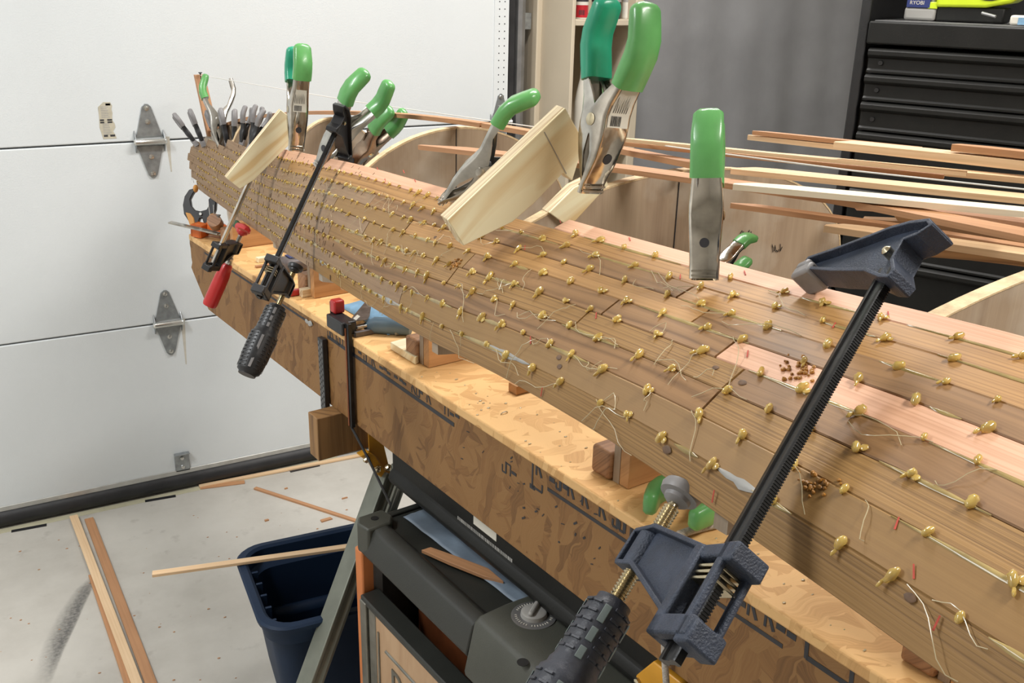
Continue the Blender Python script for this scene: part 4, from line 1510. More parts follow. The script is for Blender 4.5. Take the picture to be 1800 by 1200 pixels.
_, P, nn = plane_slab([(397, 312), (493, 193), (515, 209), (513, 250), (497, 266), (447, 316), (422, 332)], at_d(455, 262, 1.86), NB, .005, 'pine_face', 'pine', None, None, at_d(515, 209, 1) - at_d(493, 193, 1) + UPI * .02, root)
b = MB(); b.slab([p + nn * .0052 for p in P], nn * .008); b.build('plywood_core', 'pineedge', root, grain=at_d(493, 193, 1) - at_d(397, 312, 1))
root = thing('pine_block', 'partly hidden pine block inside the hull just under the jaws of the large chrome clamp', 'wood block', at_d(1012, 350, 1.08))
_, P, nn = plane_slab([(966, 374), (1010, 330), (1063, 303), (1069, 326), (1012, 388), (990, 392)], at_d(1012, 350, 1.08), NB, .004, 'pine_face', 'pine', None, None, at_d(1063, 303, 1) - at_d(960, 369, 1), root)
b = MB(); b.slab([p + nn * .0042 for p in P], nn * .014); b.build('plywood_core', 'pineedge', root, grain=at_d(1063, 303, 1) - at_d(960, 369, 1))


def bar_clamp(name, label, P1, P2, Plow, upl, s=1.0, body='blue', gripm='bluegrip', bar='barblk', padm='greypad', insert='greyinsert', handle='grip', below=.05, barw=.017, bart=.0065, hl=.125, jawh=1.0, jdrop=0.0, ldrop=0.0, carl=.075, gs=1.0, screw='brass', housing=True):
    Z = (P1 - P2).normalized()
    T = Plow - P1; T = T - Z * T.dot(Z)
    X = T.normalized(); T = T.length
    Y = Z.cross(X)
    O = P1 + Z * (Plow - P1).dot(Z)          # bar axis at the height of the lower pad
    F = lambda x, y, z: O + X * x + Y * y + Z * z
    root = thing(name, label, 'clamp', O)
    low = (P2 - O).dot(Z)
    # bar with a groove down each broad side
    hw_, ht = barw / 2, bart / 2
    prof = [(-hw_, -ht * .7), (-hw_ + .0015, -ht), (-hw_ * .45, -ht), (-hw_ * .35, -ht * .6), (hw_ * .35, -ht * .6), (hw_ * .45, -ht), (hw_ - .0015, -ht), (hw_, -ht * .7), (hw_, ht * .7), (hw_ - .0015, ht), (hw_ * .45, ht), (hw_ * .35, ht * .6), (-hw_ * .35, ht * .6), (-hw_ * .45, ht), (-hw_ + .0015, ht), (-hw_, ht * .7)]
    b = MB(); b.loft([[F(x, y, z) for x, y in prof] for z in (low - below, upl + .012 * s - jdrop)])
    bo = b.build('bar', bar, root, grain=Z)
    if bar == 'barblk':
        b = MB()
        nT = int((upl - low) / .0021)
        for k in range(nT):
            z = low + k * .0021
            b.box(F(-hw_, 0, z), (.0009, bart * .9, .0009), Matrix((X, Y, Z)).transposed())
        b.build('bar_teeth', bar, bo)['kind'] = 'stuff'
    # fixed jaw
    j = jawh * s
    out = [(T + .006 * s, .004), (T + .004 * s, .016), (T * .70, .026), (T * .30, .040), (.012, .047), (-.010, .047), (-.030, .038), (-.036, .030), (-.026, .026), (-.013, .027), (-.013, .006), (-.022, -.010), (-.020, -.015), (-.010, -.010), (.012, .001), (T * .55, .001)]
    out = [(x, upl + z * j - jdrop * (1 - max(x, 0) / T)) for x, z in out]
    b = MB(); b.slab([F(x, -.0035 * s, z) for x, z in out], Y * .007 * s)
    fj = b.build('fixed_jaw', body, root, bevel=.0012 * s)
    rim = MB()
    cl = out + [out[0]]
    for i in range(len(out)):
        a_, c_ = cl[i], cl[i + 1]
        d = Vector((c_[0] - a_[0], c_[1] - a_[1])); L_ = d.length
        d.normalize(); n = Vector((-d.y, d.x)) * .0016 * s
        e = d * .001 * s
        rim.slab([F(a_[0] - e.x + n.x, -.011 * s, a_[1] - e.y + n.y), F(c_[0] + e.x + n.x, -.011 * s, c_[1] + e.y + n.y), F(c_[0] + e.x - n.x, -.011 * s, c_[1] + e.y - n.y), F(a_[0] - e.x - n.x, -.011 * s, a_[1] - e.y - n.y)], Y * .022 * s)
    rim.build('jaw_rim', body, fj, bevel=.0006 * s)
    b = MB(); b.lathe(F(0, .0035 * s, upl + .022 * j - jdrop), Y, [(0, .004 * s), (.007 * s, .004 * s), (.009 * s, .002 * s)], 14); b.lathe(F(0, -.0035 * s, upl + .022 * j - jdrop), -Y, [(0, .004 * s), (.007 * s, .004 * s), (.009 * s, .002 * s)], 14)
    b.build('jaw_pin', 'brass', fj)
    b = MB(); b.cuboid((T - .012 * s, -.013 * s, upl - .006 * s), (T + .012 * s, .013 * s, upl + .006 * s), F)
    b.cuboid((T - .004 * s, -.013 * s, upl + .004 * s), (T + .012 * s, .013 * s, upl + .013 * s), F)
    b.build('jaw_pad', padm, root, bevel=.003 * s)
    # sliding jaw: open frame round the bar
    z0 = -.012 * s - .03 * s - .35 * ldrop
    zt = -.012 * s - .03 * s - ldrop
    zb = zt - carl * s
    b = MB()
    w0, w1 = .016 * s, .0
    b.cuboid((-.020 * s, -.012 * s, zt - .010 * s), (.020 * s, -.0045 * s, zt), F); b.cuboid((-.020 * s, .0045 * s, zt - .010 * s), (.020 * s, .012 * s, zt), F)
    b.cuboid((-.026 * s, -.013 * s, zt - .014 * s), (-.0105 * s, .013 * s, zt), F)
    b.cuboid((.0105 * s, -.013 * s, zb), (.022 * s, .013 * s, zt), F)
    b.cuboid((-.022 * s, -.013 * s, zb), (.022 * s, -.0045 * s, zb + .014 * s), F); b.cuboid((-.022 * s, .0045 * s, zb), (.022 * s, .013 * s, zb + .014 * s), F)
    b.cuboid((-.026 * s, -.012 * s, zb - .004 * s), (-.0105 * s, .012 * s, zb + .012 * s), F)
    b.cuboid((-.018 * s, -.013 * s, zb), (-.0105 * s, -.008 * s, zt), F); b.cuboid((-.018 * s, .008 * s, zb), (-.0105 * s, .013 * s, zt), F)
    sj = b.build('sliding_jaw', body, root, bevel=.0018 * s)
    # arm to the screw nut
    b = MB()
    arm_ = [(.018 * s, zt), (T - .014 * s, z0 + .006 * s), (T + .012 * s, z0 + .004 * s), (T + .012 * s, z0 - .024 * s), (T - .012 * s, z0 - .026 * s), (.022 * s, zb + .018 * s), (.018 * s, zb + .010 * s)]
    b.slab([F(x, -.004 * s, z) for x, z in arm_], Y * .008 * s)
    for i in (0, 1, 2, 3, 4, 5):
        a_, c_ = arm_[i], arm_[i + 1]
        d = Vector((c_[0] - a_[0], c_[1] - a_[1])).normalized(); n = Vector((-d.y, d.x)) * .0018 * s
        b.slab([F(a_[0] + n.x, -.011 * s, a_[1] + n.y), F(c_[0] + n.x, -.011 * s, c_[1] + n.y), F(c_[0] - n.x, -.011 * s, c_[1] - n.y), F(a_[0] - n.x, -.011 * s, a_[1] - n.y)], Y * .022 * s)
    b.lathe(F(T, 0, z0 - .026 * s), Z, [(0, .0105 * s), (.030 * s, .0105 * s)], 18)
    b.build('jaw_arm', body, sj, bevel=.0008 * s)
    if housing:
        for k in range(3):
            b = MB(); b.cuboid((-.012 * s, -.010 * s, (zt + zb) / 2 + (.008 + k * .0045) * s), (.010 * s, .010 * s, (zt + zb) / 2 + (.0105 + k * .0045) * s), F); b.build('clutch_plate', 'brass', sj, bevel=.0006)
    # screw, swivel pad
    zs_ = z0 - .026 * s
    b = MB()
    pr = [(0, .0045 * s)]
    h = 0
    Ls = (-.006 * s) - (zs_ - .03 * s)
    while h < Ls:
        pr += [(h, .0045 * s), (h + .0012 * s, .0062 * s), (h + .0024 * s, .0045 * s)]
        h += .0026 * s
    b.lathe(F(T, 0, zs_ - .03 * s), Z, [(a_, r_) for a_, r_ in pr if a_ < Ls - .012 * s] + [(Ls - .010 * s, .0040 * s), (Ls, .0040 * s)], 14)
    b.build('screw_rod', screw, root)
    b = MB(); b.lathe(F(T, 0, -.016 * s), Z, [(0, .006 * s), (.003 * s, .010 * s), (.006 * s, .0105 * s), (.007 * s, .0150 * s), (.012 * s, .0162 * s), (.0155 * s, .0150 * s), (.016 * s, .012 * s)], 24)
    b.build('swivel_pad', padm, root)
    # handle
    zh = zs_ - .026 * s
    dv = EYE - F(T, 0, zh)
    view_a = atan2(dv.dot(Y), dv.dot(X)) - .1
    if handle == 'grip':
        prof = []
        n = 40
        for k in range(n + 1):
            u = k / n
            r_ = .0152 + .0010 * sin(u * pi) if u < .38 else .0200 - .004 * max(0, (u - .75) / .25)
            if .36 < u < .42:
                r_ = .0175
            if u < .03 or u > .97:
                r_ *= .8
            prof.append((-u * hl * s, r_ * s * gs))
        b = MB(); b.lathe(F(T, 0, zh), Z, prof, 24)
        ho = b.build('screw_handle', gripm, root, smooth=50, bevel=0)
        rb = MB()
        for k in range(18):
            u = .06 + k * .050
            if .34 < u < .44:
                continue
            r_ = (.0160 if u < .38 else .0205 - .004 * max(0, (u - .75) / .25)) * s * gs
            for q in range(12):
                if q % 3 == 0:
                    continue
                a = 2 * pi * q / 12 + view_a
                rb.box(F(T + cos(a) * r_, sin(a) * r_, zh - u * hl * s), (.0016 * s, .0074 * s, .0022 * s), Matrix((X * cos(a) + Y * sin(a), Y * cos(a) - X * sin(a), Z)).transposed())
        rb.build('grip_ridge', gripm, ho, bevel=.0004)['kind'] = 'stuff'
        if insert:
            ib = MB()
            for a0 in range(4):
                a = 2 * pi * a0 * 3 / 12 + view_a
                dd = X * cos(a) + Y * sin(a); tt = Y * cos(a) - X * sin(a)
                for u0, u1 in ((.06, .15), (.18, .25), (.28, .34), (.47, .92)):
                    r_ = (.0157 if u0 < .4 else .0202) * s * gs
                    r1 = (.0157 if u0 < .4 else .0178) * s * gs
                    ib.slab([F(T, 0, zh - u0 * hl * s) + dd * r_ + tt * .0026 * s, F(T, 0, zh - u0 * hl * s) + dd * r_ - tt * .0026 * s, F(T, 0, zh - u1 * hl * s) + dd * r1 - tt * .0026 * s, F(T, 0, zh - u1 * hl * s) + dd * r1 + tt * .0026 * s], dd * .0009 * s)
            ib.build('grip_insert', insert, ho, bevel=.0004)
    else:
        b = MB(); b.lathe(F(T, 0, zh + .012 * s), -Z, [(0, .008 * s), (.004 * s, .0098 * s), (.020 * s, .0098 * s), (.022 * s, .0085 * s)], 8); b.build('ferrule', 'bolt', root)
        b = MB(); b.lathe(F(T, 0, zh - .008 * s), -Z, [(q_, w_ * gs) for q_, w_ in ((0, .010 * s), (.004 * s, .0125 * s), (.02 * s, .0140 * s), (.035 * s, .0160 * s), (.06 * s, .0165 * s), (hl * s - .006, .0165 * s), (hl * s, .0150 * s))], 20); b.build('screw_handle', handle, root)
    return root, F, T


Pl_ = at_d(1530, 535, .64)
P2_ = at_d(1208, 1109, .53)
Zb = (Pl_ - P2_).normalized()
tq, gq = hull_at(1402, 508)
Pu_ = hull(tq, gq, .004)
pad_ = Pu_ - Zb * .209
axis_ = Pl_ + Zb * (pad_ - Pl_).dot(Zb)
pad_ = pad_.lerp(axis_, .14)
bar_clamp('bar_clamp', 'large slate blue screw bar clamp across the hull side in the right foreground', Pl_ + Zb * .005, P2_, pad_, .209, s=.92, below=.02, barw=.0165, hl=.15, jdrop=.045, ldrop=.024, carl=.066, gs=1.06)

P1_ = at_d(576, 262, 1.535); P2_ = at_d(488, 452, 1.47)
Zb = (P1_ - P2_).normalized()
pl_ = B(1.49, LC - .222, 1.052)
bar_clamp('bar_clamp', 'slim black screw bar clamp with ribbed black handle over the far half of the hull', P1_, P2_ - Zb * .02, at_d(521, 466, 1.56), .205, s=.80, body='blk', gripm='blk', padm='blk', insert='greypad', below=.05, barw=.012, bart=.006, hl=.150, gs=1.35)

P1_ = at_d(452, 288, 1.98); P2_ = at_d(399, 408, 2.01)
Zb = (P1_ - P2_).normalized()
bar_clamp('bar_clamp', 'steel bar clamp with a red handle hanging at the bow under the small pine block', P1_, P2_ - Zb * .05, at_d(427, 404, 2.06), .16, s=.80, body='blk', gripm='red', bar='steel', padm='red', handle='red', below=.02, barw=.013, bart=.006, hl=.125, housing=False, screw='steel', gs=1.2)

# clamp fixed on the bench front: black bar with a red pad
root = thing('bench_clamp', 'black bar clamp with a red cap gripping the front of the OSB beam', 'clamp', at_L(618, 600, LF))
p = at_L(611, 600, LF - .006); q = at_L(627, 752, LF - .006)
tb = p.dot(BD)
b = MB(); b.cuboid((tb - .016, LF - .012, ZB - .002), (tb, LF - .004, ZT + .03), GB)
bo = b.build('bar', 'barblk', root, bevel=.001)
b = MB(); b.cuboid((tb - .0085, LF - .0135, ZB), (tb - .0045, LF - .012, ZT + .02), GB); b.build('bar_groove', 'rust', bo)
b = MB(); b.cuboid((tb - .004, LF - .018, ZT + .004), (tb + .062, LF + .012, ZT + .030), GB); b.build('clamp_head', 'blk', root, bevel=.003)
b = MB(); b.cuboid((tb + .045, LF - .008, ZT + .0302), (tb + .066, LF + .014, ZT + .056), GB); b.build('red_cap', 'red', root, bevel=.004)
b = MB(); b.cuboid((tb + .0662, LF - .006, ZT + .005), (tb + .070, LF + .010, ZT + .05), GB); b.build('lever', 'blk', root, bevel=.001)
b = MB(); b.cuboid((tb - .004, LF + .0125, ZT + .012), (tb + .008, LF + .125, ZT + .018), GB); b.build('steel_rod', 'steel', root, bevel=.002)
b = MB(); b.cuboid((tb - .012, LF + .005, ZT + .0008), (tb - .004, LF + .08, ZT + .010), GB); b.build('lower_rail', 'greytool', root, bevel=.001)
b = MB(); b.tube([B(tb - .008, LF - .009, ZB - .003), B(tb - .06, LF - .002, ZB - .05), B(tb - .13, LF + .004, ZB - .115)], .0025, 6); b.build('strap', 'blk', root)
# perforated black rail hanging on the front
root = thing('perforated_rail', 'black perforated rail standing against the front of the OSB beam left of the bench clamp', 'rail', at_L(565, 690, LF - .01))
pa = at_L(556, 592, LF - .014); pb = at_L(577, 770, LF - .014)
t_ = pa.dot(BD)
t2 = pb.dot(BD)
zz0, zz1 = pb.z, pa.z
b = MB(); b.slab([B(t_, LF - .012, zz1), B(t_ - .022, LF - .012, zz1), B(t_ - .022, LF - .012, zz0), B(t_, LF - .012, zz0 + .006)], BN * .010)
ro = b.build('rail_body', 'blk', root, bevel=.001)
b = MB()
k = 0
z = zz1 - .010
while z > zz0 + .05:
    for q in (0, 1, 2):
        if (k + q) % 2 == 0:
            b.blob(B(t_ - .0045 - q * .0065, LF - .0122, z), (BD * .0022, BN * .0004, UP * .0042), 8, 6)
    z -= .0058; k += 1
b.build('rail_hole', 'greytrack', ro)['kind'] = 'stuff'

# torn white plastic scrap on the front panel
b = MB()
pc = at_L(545, 568, LF)
for k in range(5):
    b.blob(pc + BD * gr.uniform(-.012, .012) + UP * gr.uniform(-.008, .004) - BN * .002, (BD * .008, BN * .0015, UP * .005), 7, 5, .4, gr)
tag(b.build('plastic_scrap', 'greyplast'), 'scrap of clear white plastic stuck on the front of the OSB beam', 'scrap')

# ================================================================== ON THE BENCH
# black and orange ratchet clamp at the bow, standing as a C
root = thing('ratchet_clamp', 'black pincer clamp with orange grips gripping the bow of the hull', 'clamp', at_d(352, 400, 2.42))
P0 = at_d(352, 380, 2.43)
nC = CF


def on(x, y, off=0.0):
    r = ray(x, y)
    return EYE + r * ((P0 - EYE).dot(nC) / r.dot(nC)) - nC * off


b = MB(); b.slab([on(*q) for q in ((340, 331), (332, 333), (324, 345), (321, 360), (323, 376), (331, 388), (340, 394), (345, 402), (351, 384), (355, 383), (361, 402), (366, 394), (372, 386), (379, 368), (380, 352), (372, 345), (366, 350), (367, 360), (363, 368), (352, 371), (342, 369), (336, 362), (334, 350), (338, 342), (342, 336))], nC * .014)
b.build('pincer', 'blk', root, bevel=.002)
for side in (((326, 373), (335, 375), (341, 383), (343, 392), (343, 402), (334, 396)), ((376, 374), (370, 376), (364, 383), (363, 394), (365, 400), (371, 392))):
    b = MB(); b.slab([on(x, y, .002) for x, y in side], nC * .018); b.build('orange_grip', 'amber', root, bevel=.002)
b = MB(); b.lathe(on(353, 376, .001), -nC, [(0, .004), (.003, .0035)], 14); b.build('rivet', 'bolt', root)
b = MB(); b.blob(on(343, 331, -.004), (CR * .006, CF * .010, CU * .010), 12, 8); b.build('jaw_pad', 'amber', root)
# orange bar clamp lying on the far end
root = thing('orange_bar_clamp', 'orange bar clamp with a flat steel bar on the far beam end', 'clamp', at_z(365, 408, ZT))
b = MB(); pA, pB = at_z(299, 392, ZT + .035), at_z(385, 412, ZT + .022)
dd = (pB - pA).normalized(); sd = dd.cross(UP).normalized()
b.slab([pA - sd * .007, pA + sd * .007, pB + sd * .007, pB - sd * .007], UP * .004); b.build('steel_bar', 'steel', root)
R3 = Matrix((dd, sd, dd.cross(sd))).transposed()
c = at_z(351, 404, ZT + .018)
b = MB()
for sx in (-.012, .012):
    b.box(c + dd * sx, (.007, .032, .032), R3)
for sy in (-.013, .013):
    b.box(c + sd * sy, (.030, .006, .032), R3)
b.box(c - R3 @ Vector((0, 0, .0135)), (.030, .032, .005), R3)
b.build('clamp_frame', 'orange', root, bevel=.002)
b = MB(); b.box(c, (.018, .018, .020), R3); b.build('clutch', 'dark', root, bevel=.002)
c2 = at_z(383, 402, ZT + .020)
b = MB(); b.lathe(c2 - dd * .03, dd, [(0, .013), (.01, .016), (.045, .016), (.055, .012)], 14); b.build('orange_barrel', 'orange', root)
c3 = at_z(411, 402, ZT + .022)
b = MB(); b.lathe(c3 - dd * .012, dd, [(0, .014), (.004, .019), (.022, .019), (.026, .014)], 18); b.build('orange_knob', 'orange', root)
b = MB(); b.tube([at_z(360, 407, ZT + .012), at_z(385, 412, ZT + .012), at_z(425, 414, ZT + .010)], .005, 8); b.build('steel_rod', 'steel', root)
root = thing('wooden_plug', 'round brown wooden plug with a screw beside the orange clamp', 'plug', at_z(378, 400, ZT))
b = MB(); b.lathe(at_z(382, 396, ZT + .04), UP * .4 - CF, [(0, .014), (.004, .017), (.03, .017)], 18); b.build('plug_body', 'block', root)
b = MB(); b.lathe(at_z(385, 392, ZT + .05), UP, [(0, .002), (.016, .003), (.019, .006), (.020, .006)], 10); b.build('screw', 'galv', root)
b = MB(); b.tube([at_d(366, 356, 2.4), at_d(372, 400, 2.38)], .0007, 5); b.tube([at_d(375, 360, 2.4), at_d(377, 395, 2.38)], .0007, 5)
hs = thing('hanging_string', 'two short white strings hanging below the bow', 'string', at_d(372, 360, 2.4))
b = MB(); b.tube([at_d(366, 356, 2.4), at_d(372, 400, 2.38)], .0007, 5); b.build('strand', 'string', hs)
b = MB(); b.tube([at_d(375, 360, 2.4), at_d(377, 395, 2.38)], .0007, 5); b.build('strand', 'string', hs)

# grey tape measure and scraps
root = thing('tape_measure', 'grey and dark blue tape measure on the bench under the hull', 'tape measure', at_z(530, 470, ZT))
p = at_z(524, 474, ZT)
b = MB()
R3 = Matrix((BN, BD, UP)).transposed()
b.box(p + UP * .016, (.075, .05, .03), R3); tb_ = b.build('case', 'greytool', root, bevel=.010, seg=4)
b = MB(); b.box(p + UP * .0325 + BD * .004, (.045, .03, .002), R3); b.build('case_label', 'navy', root, bevel=.001)
tag_ = [((472, 476), 'small thin offcut of wood lying left of the tape measure', .10, .012, .005), ]
p = at_z(474, 458, ZT); b = MB(); b.box(p + UP * .006, (.06, .016, .011), R3); tag(b.build('wood_offcut', 'pine', None, bevel=.001), 'short pale wood offcut lying behind the black clamp housing', 'offcut')
p = at_z(468, 468, ZT); b = MB(); b.box(p + UP * .003, (.05, .010, .005), R3); tag(b.build('wood_offcut', 'loosed', None, bevel=.001), 'thin brown sliver of wood left of the tape measure', 'offcut')
p = at_z(520, 519, ZT)
root = thing('red_marker', 'stub of a red marker lying against a wood offcut before the second cleat', 'marker', p)
b = MB(); b.box(p + UP * .007, (.028, .013, .012), R3); b.build('marker_body', 'red', root, bevel=.002)
b = MB(); b.box(p + UP * .006 - BN * .016, (.004, .010, .009), R3); b.build('marker_tip', 'blk', root, bevel=.001)
p = at_z(537, 521, ZT); b = MB(); b.box(p + UP * .009, (.020, .016, .017), R3); tag(b.build('wood_offcut', 'pineedge', None, bevel=.001), 'small square plywood offcut between the red marker and the cleat', 'offcut')
# red tipped green clamp handle at 455,400
root = thing('toggle_handle', 'red and dark green tool handle under the hull near the bow', 'handle', at_z(440, 412, ZT + .03))
b = MB(); b.tube([at_d(418, 397, 2.12), at_d(426, 401, 2.11), at_d(434, 406, 2.10), at_d(440, 408, 2.10)], [.008, .011, .010, .004], 10); b.build('red_part', 'red', root)
b = MB(); b.tube([at_d(408, 388, 2.16), at_d(414, 393, 2.15), at_d(419, 397, 2.14)], [.004, .009, .008], 8); b.build('green_part', mat_plain('dark_green_plastic', (.01, .07, .02), .4), root)

# blue rag, steel scraper, blue handled tool
root = thing('blue_rag', 'light blue rag folded on the bench behind the steel scraper', 'rag', at_z(672, 545, ZT))
vs, fs = [], []
nn_ = 18
for j in range(nn_ + 1):
    for i in range(nn_ + 1):
        u, v = i / nn_, j / nn_
        p = B(1.49 + .20 * v, LF + .060 + .20 * u, ZT + .002 + .02 * (sin(pi * u) * sin(pi * v)) ** .5 + .006 * sin(9 * u + 5 * v) * sin(pi * u) * sin(pi * v))
        vs.append(p)
for j in range(nn_):
    for i in range(nn_):
        a = j * (nn_ + 1) + i
        fs.append((a, a + 1, a + nn_ + 2, a + nn_ + 1))
b = MB(); b.add(vs, fs); o = b.build('rag_cloth', 'cloth', root); o.modifiers.new('t', 'SOLIDIFY').thickness = .0015
root = thing('scraper', 'stained triangular steel scraper with a blue handle lying under the hull', 'scraper', at_z(640, 570, ZT))
pz = ZT + .026
b = MB(); b.slab([at_z(*q, pz) for q in ((612, 567), (643, 530), (652, 540), (650, 555), (646, 562))], UP * .0012); bl = b.build('blade', mat_plain('stained_blade_steel', (.16, .14, .13), .4, .6, .5, 60), root)
b = MB(); b.slab([at_z(*q, pz + .0013) for q in ((621, 560), (628, 553), (633, 556), (626, 563))], UP * .0004); b.build('white_stain', 'paperW', bl)
b = MB(); b.tube([at_z(640, 573, ZT + .012), at_z(660, 571, ZT + .016), at_z(695, 573, ZT + .016), at_z(722, 578, ZT + .014)], [.006, .016, .017, .012], 12, flat=.8); b.build('blue_handle', 'bluetool', root)
p = at_z(708, 588, ZT)
b = MB(); b.box(p + UP * .012, (.034, .006, .022), Matrix((BN, BD, UP)).transposed()); tag(b.build('steel_clip', 'galv', None, bevel=.003), 'small grey steel clip standing by the pale board under the hull', 'clip')
b = MB(); b.slab([at_z(*q, ZT + .014) for q in ((686, 601), (740, 586), (760, 610), (730, 628))], -UP * .0135); tag(b.build('wood_offcut', 'pine', None, grain=BN, bevel=.001), 'flat pale pine board lying against the cleat of the third mould from the bow', 'offcut')
p = at_z(905, 690, ZT)
b = MB(); b.box(p + UP * .008 + BN * .03, (.07, .022, .015), Matrix((BN, BD, UP)).transposed()); tag(b.build('wood_offcut', 'ply_or', None, bevel=.001), 'small square wood offcut peeking out under the middle of the hull', 'offcut')
# metal staple on the bench
b = MB(); p = at_z(880, 729, ZT); b.tube([p + UP * .001, p + UP * .003 + BN * .004, p + UP * .003 + BN * .010, p + BN * .013 + UP * .001], .0009, 6)
tag(b.build('bent_staple', 'steel'), 'bent steel staple lying on the OSB top', 'staple')
# extra cleat blocks at the third visible mould, pale plywood stack
root = thing('plywood_offcut', 'stack of plywood layers beside the brown cleat under the near hull', 'offcut', at_z(1105, 842, ZT))
p = at_z(1107, 846, ZT)
b = MB(); b.box(p + UP * .020 + BD * .006 + BN * .012, (.032, .020, .038), Matrix((BN, BD, UP)).transposed()); b.build('layers', 'pineedge', root, grain=UP, bevel=.001)
# green gripped clamp lying under the hull
spring_clamp('spring_clamp', 'spring clamp lying on the bench under the near hull, only its green grips showing',
             at_z(1290, 800, ZT + .03), at_z(1188, 893, ZT + .028), BD * 1 + BN * .0, 1.0)
# braided rope on the bench and hanging down in front
root = thing('braided_rope', 'braided grey rope end lying on the bench top', 'rope', at_z(1230, 930, ZT))
b = MB(); b.tube([at_z(1193, 940, ZT + .006), at_z(1215, 932, ZT + .006), at_z(1245, 924, ZT + .007), at_z(1275, 918, ZT + .006), at_z(1330, 900, ZT + .006)], .0052, 10); b.build('rope_body', 'rope', root)
root = thing('braided_rope', 'braided tan rope hanging down the front of the OSB beam behind the blue clamp', 'rope', at_L(1172, 1100, LF - .01))
b = MB(); b.tube([at_L(1174, 1000, LF - .008), at_L(1170, 1040, LF - .008), at_L(1168, 1090, LF - .009), at_L(1168, 1150, LF - .010), at_L(1173, 1230, LF - .012)], .0042, 10); b.build('rope_body', 'rope', root)
b = MB(); b.tube([at_L(1148, 1041, LF - .004), at_L(1160, 1043, LF - .005), at_L(1185, 1046, LF - .004)], .0035, 8); b.build('rope_loop', 'rope', root)
# glue drops and wood crumbs on the top board
b = MB()
for k in range(60):
    t = gr.uniform(.35, 1.3); l = gr.uniform(LF + .004, LF + .09); r_ = gr.uniform(.0006, .002)
    b.blob(B(t, l, ZT + r_ * .4), (BD * r_, BN * r_ * 1.6, UP * r_ * .5), 6, 4, .3, gr)
tag(b.build('glue_crumbs', 'gluestring'), 'scattered glue crumbs and slivers on the OSB top', 'crumbs')['kind'] = 'stuff'

# ================================================================== SAWHORSE
t_s = at_z(583, 712, ZB).dot(BD)
root = thing('sawhorse', 'sawhorse with brown timber crossbeam, orange bracket and grey steel legs under the beam', 'sawhorse', B(t_s - .05, .86, 0))
b = MB(); b.cuboid((t_s - .040, LF - .050, ZB - .092), (t_s, LF + .42, ZB - .001), GB); b.build('crossbeam', 'fir', root, grain=UP, bevel=.002)
# orange bracket
tb_ = t_s - .041
b = MB()
b.slab([at_t(x, y, tb_) for x, y in ((646, 757), (672, 775), (686, 832), (680, 842), (666, 838), (655, 812), (648, 796))], -BD * .003)
br = b.build('bracket', 'yellow', root, bevel=.0008)
b = MB(); b.slab([at_t(x, y, tb_ - .003) for x, y in ((625, 795), (640, 787), (652, 794), (668, 818), (680, 838), (675, 841), (656, 828), (643, 808))], -BD * .020)
b.build('bracket', 'yellow', root, bevel=.002)
for x, y in ((644, 806), (664, 823), (682, 820)):
    p = at_t(x, y, tb_ - .024)
    b = MB(); b.lathe(p, -BD - BN * .5, [(0, .0075), (.003, .0075), (.0032, .0062), (.008, .0062), (.011, .0035)], 6); b.build('bolt', 'brass', br, smooth=20)


def leg(p0, p1, w1, w2, nm='leg', m='leg'):
    d = (p1 - p0).normalized()
    a = (BD - d * d.dot(BD)).normalized()
    c = d.cross(a)
    hw, hh = w1 / 2, w2 / 2
    prof = [(-hw, -hh), (-hw * .5, -hh), (-hw * .3, -hh * .85), (hw * .3, -hh * .85), (hw * .5, -hh), (hw, -hh), (hw, hh), (-hw, hh)]
    b = MB()
    # wide face (c) carries a pressed groove
    b.loft([[q + c * x + a * y for x, y in prof] for q in (p0, p1)])
    return b.build(nm, m, root, bevel=.002)


ptop = at_t(678, 832, tb_ - .010)
pf = at_z(436.6, 1500, 0.0)
leg(ptop, pf + UP * .002, .030, .045)
ptop2 = at_t(705, 838, t_s + .035)
pf2 = at_z(760, 960, 0.0)
leg(ptop2 + UP * .02, B(t_s + .33, .95, .002), .028, .04)
leg(B(t_s - .05, 1.2, ZB - .05), B(t_s - .34, 1.33, .002), .030, .045)
leg(B(t_s + .01, 1.2, ZB - .05), B(t_s + .33, 1.33, .002), .030, .045)

# second sawhorse near the camera
root = thing('sawhorse', 'second sawhorse under the near beam end, only its orange bracket showing', 'sawhorse', at_z(1160, 1180, .5))
tn = at_z(1175, 1180, ZB).dot(BD)
tn = .50
b = MB(); b.cuboid((tn - .045, LF + .03, ZB - .092), (tn - .005, LF + .42, ZB - .001), GB); b.build('crossbeam', 'fir', root, grain=BN)
b = MB(); b.slab([at_L(x, y, LF + .01) for x, y in ((1117, 1187), (1148, 1162), (1160, 1172), (1215, 1215), (1200, 1290), (1130, 1260))], BN * .018); bk2 = b.build('bracket', 'yellow', root, bevel=.002)
b = MB(); b.lathe(at_L(1122, 1197, LF + .01), -BN, [(0, .006), (.004, .005), (.006, .002)], 6); b.build('bolt', 'brass', bk2, smooth=20)
leg(B(tn - .03, LF + .38, ZB - .09), B(tn - .28, LF + .48, .002), .030, .045)

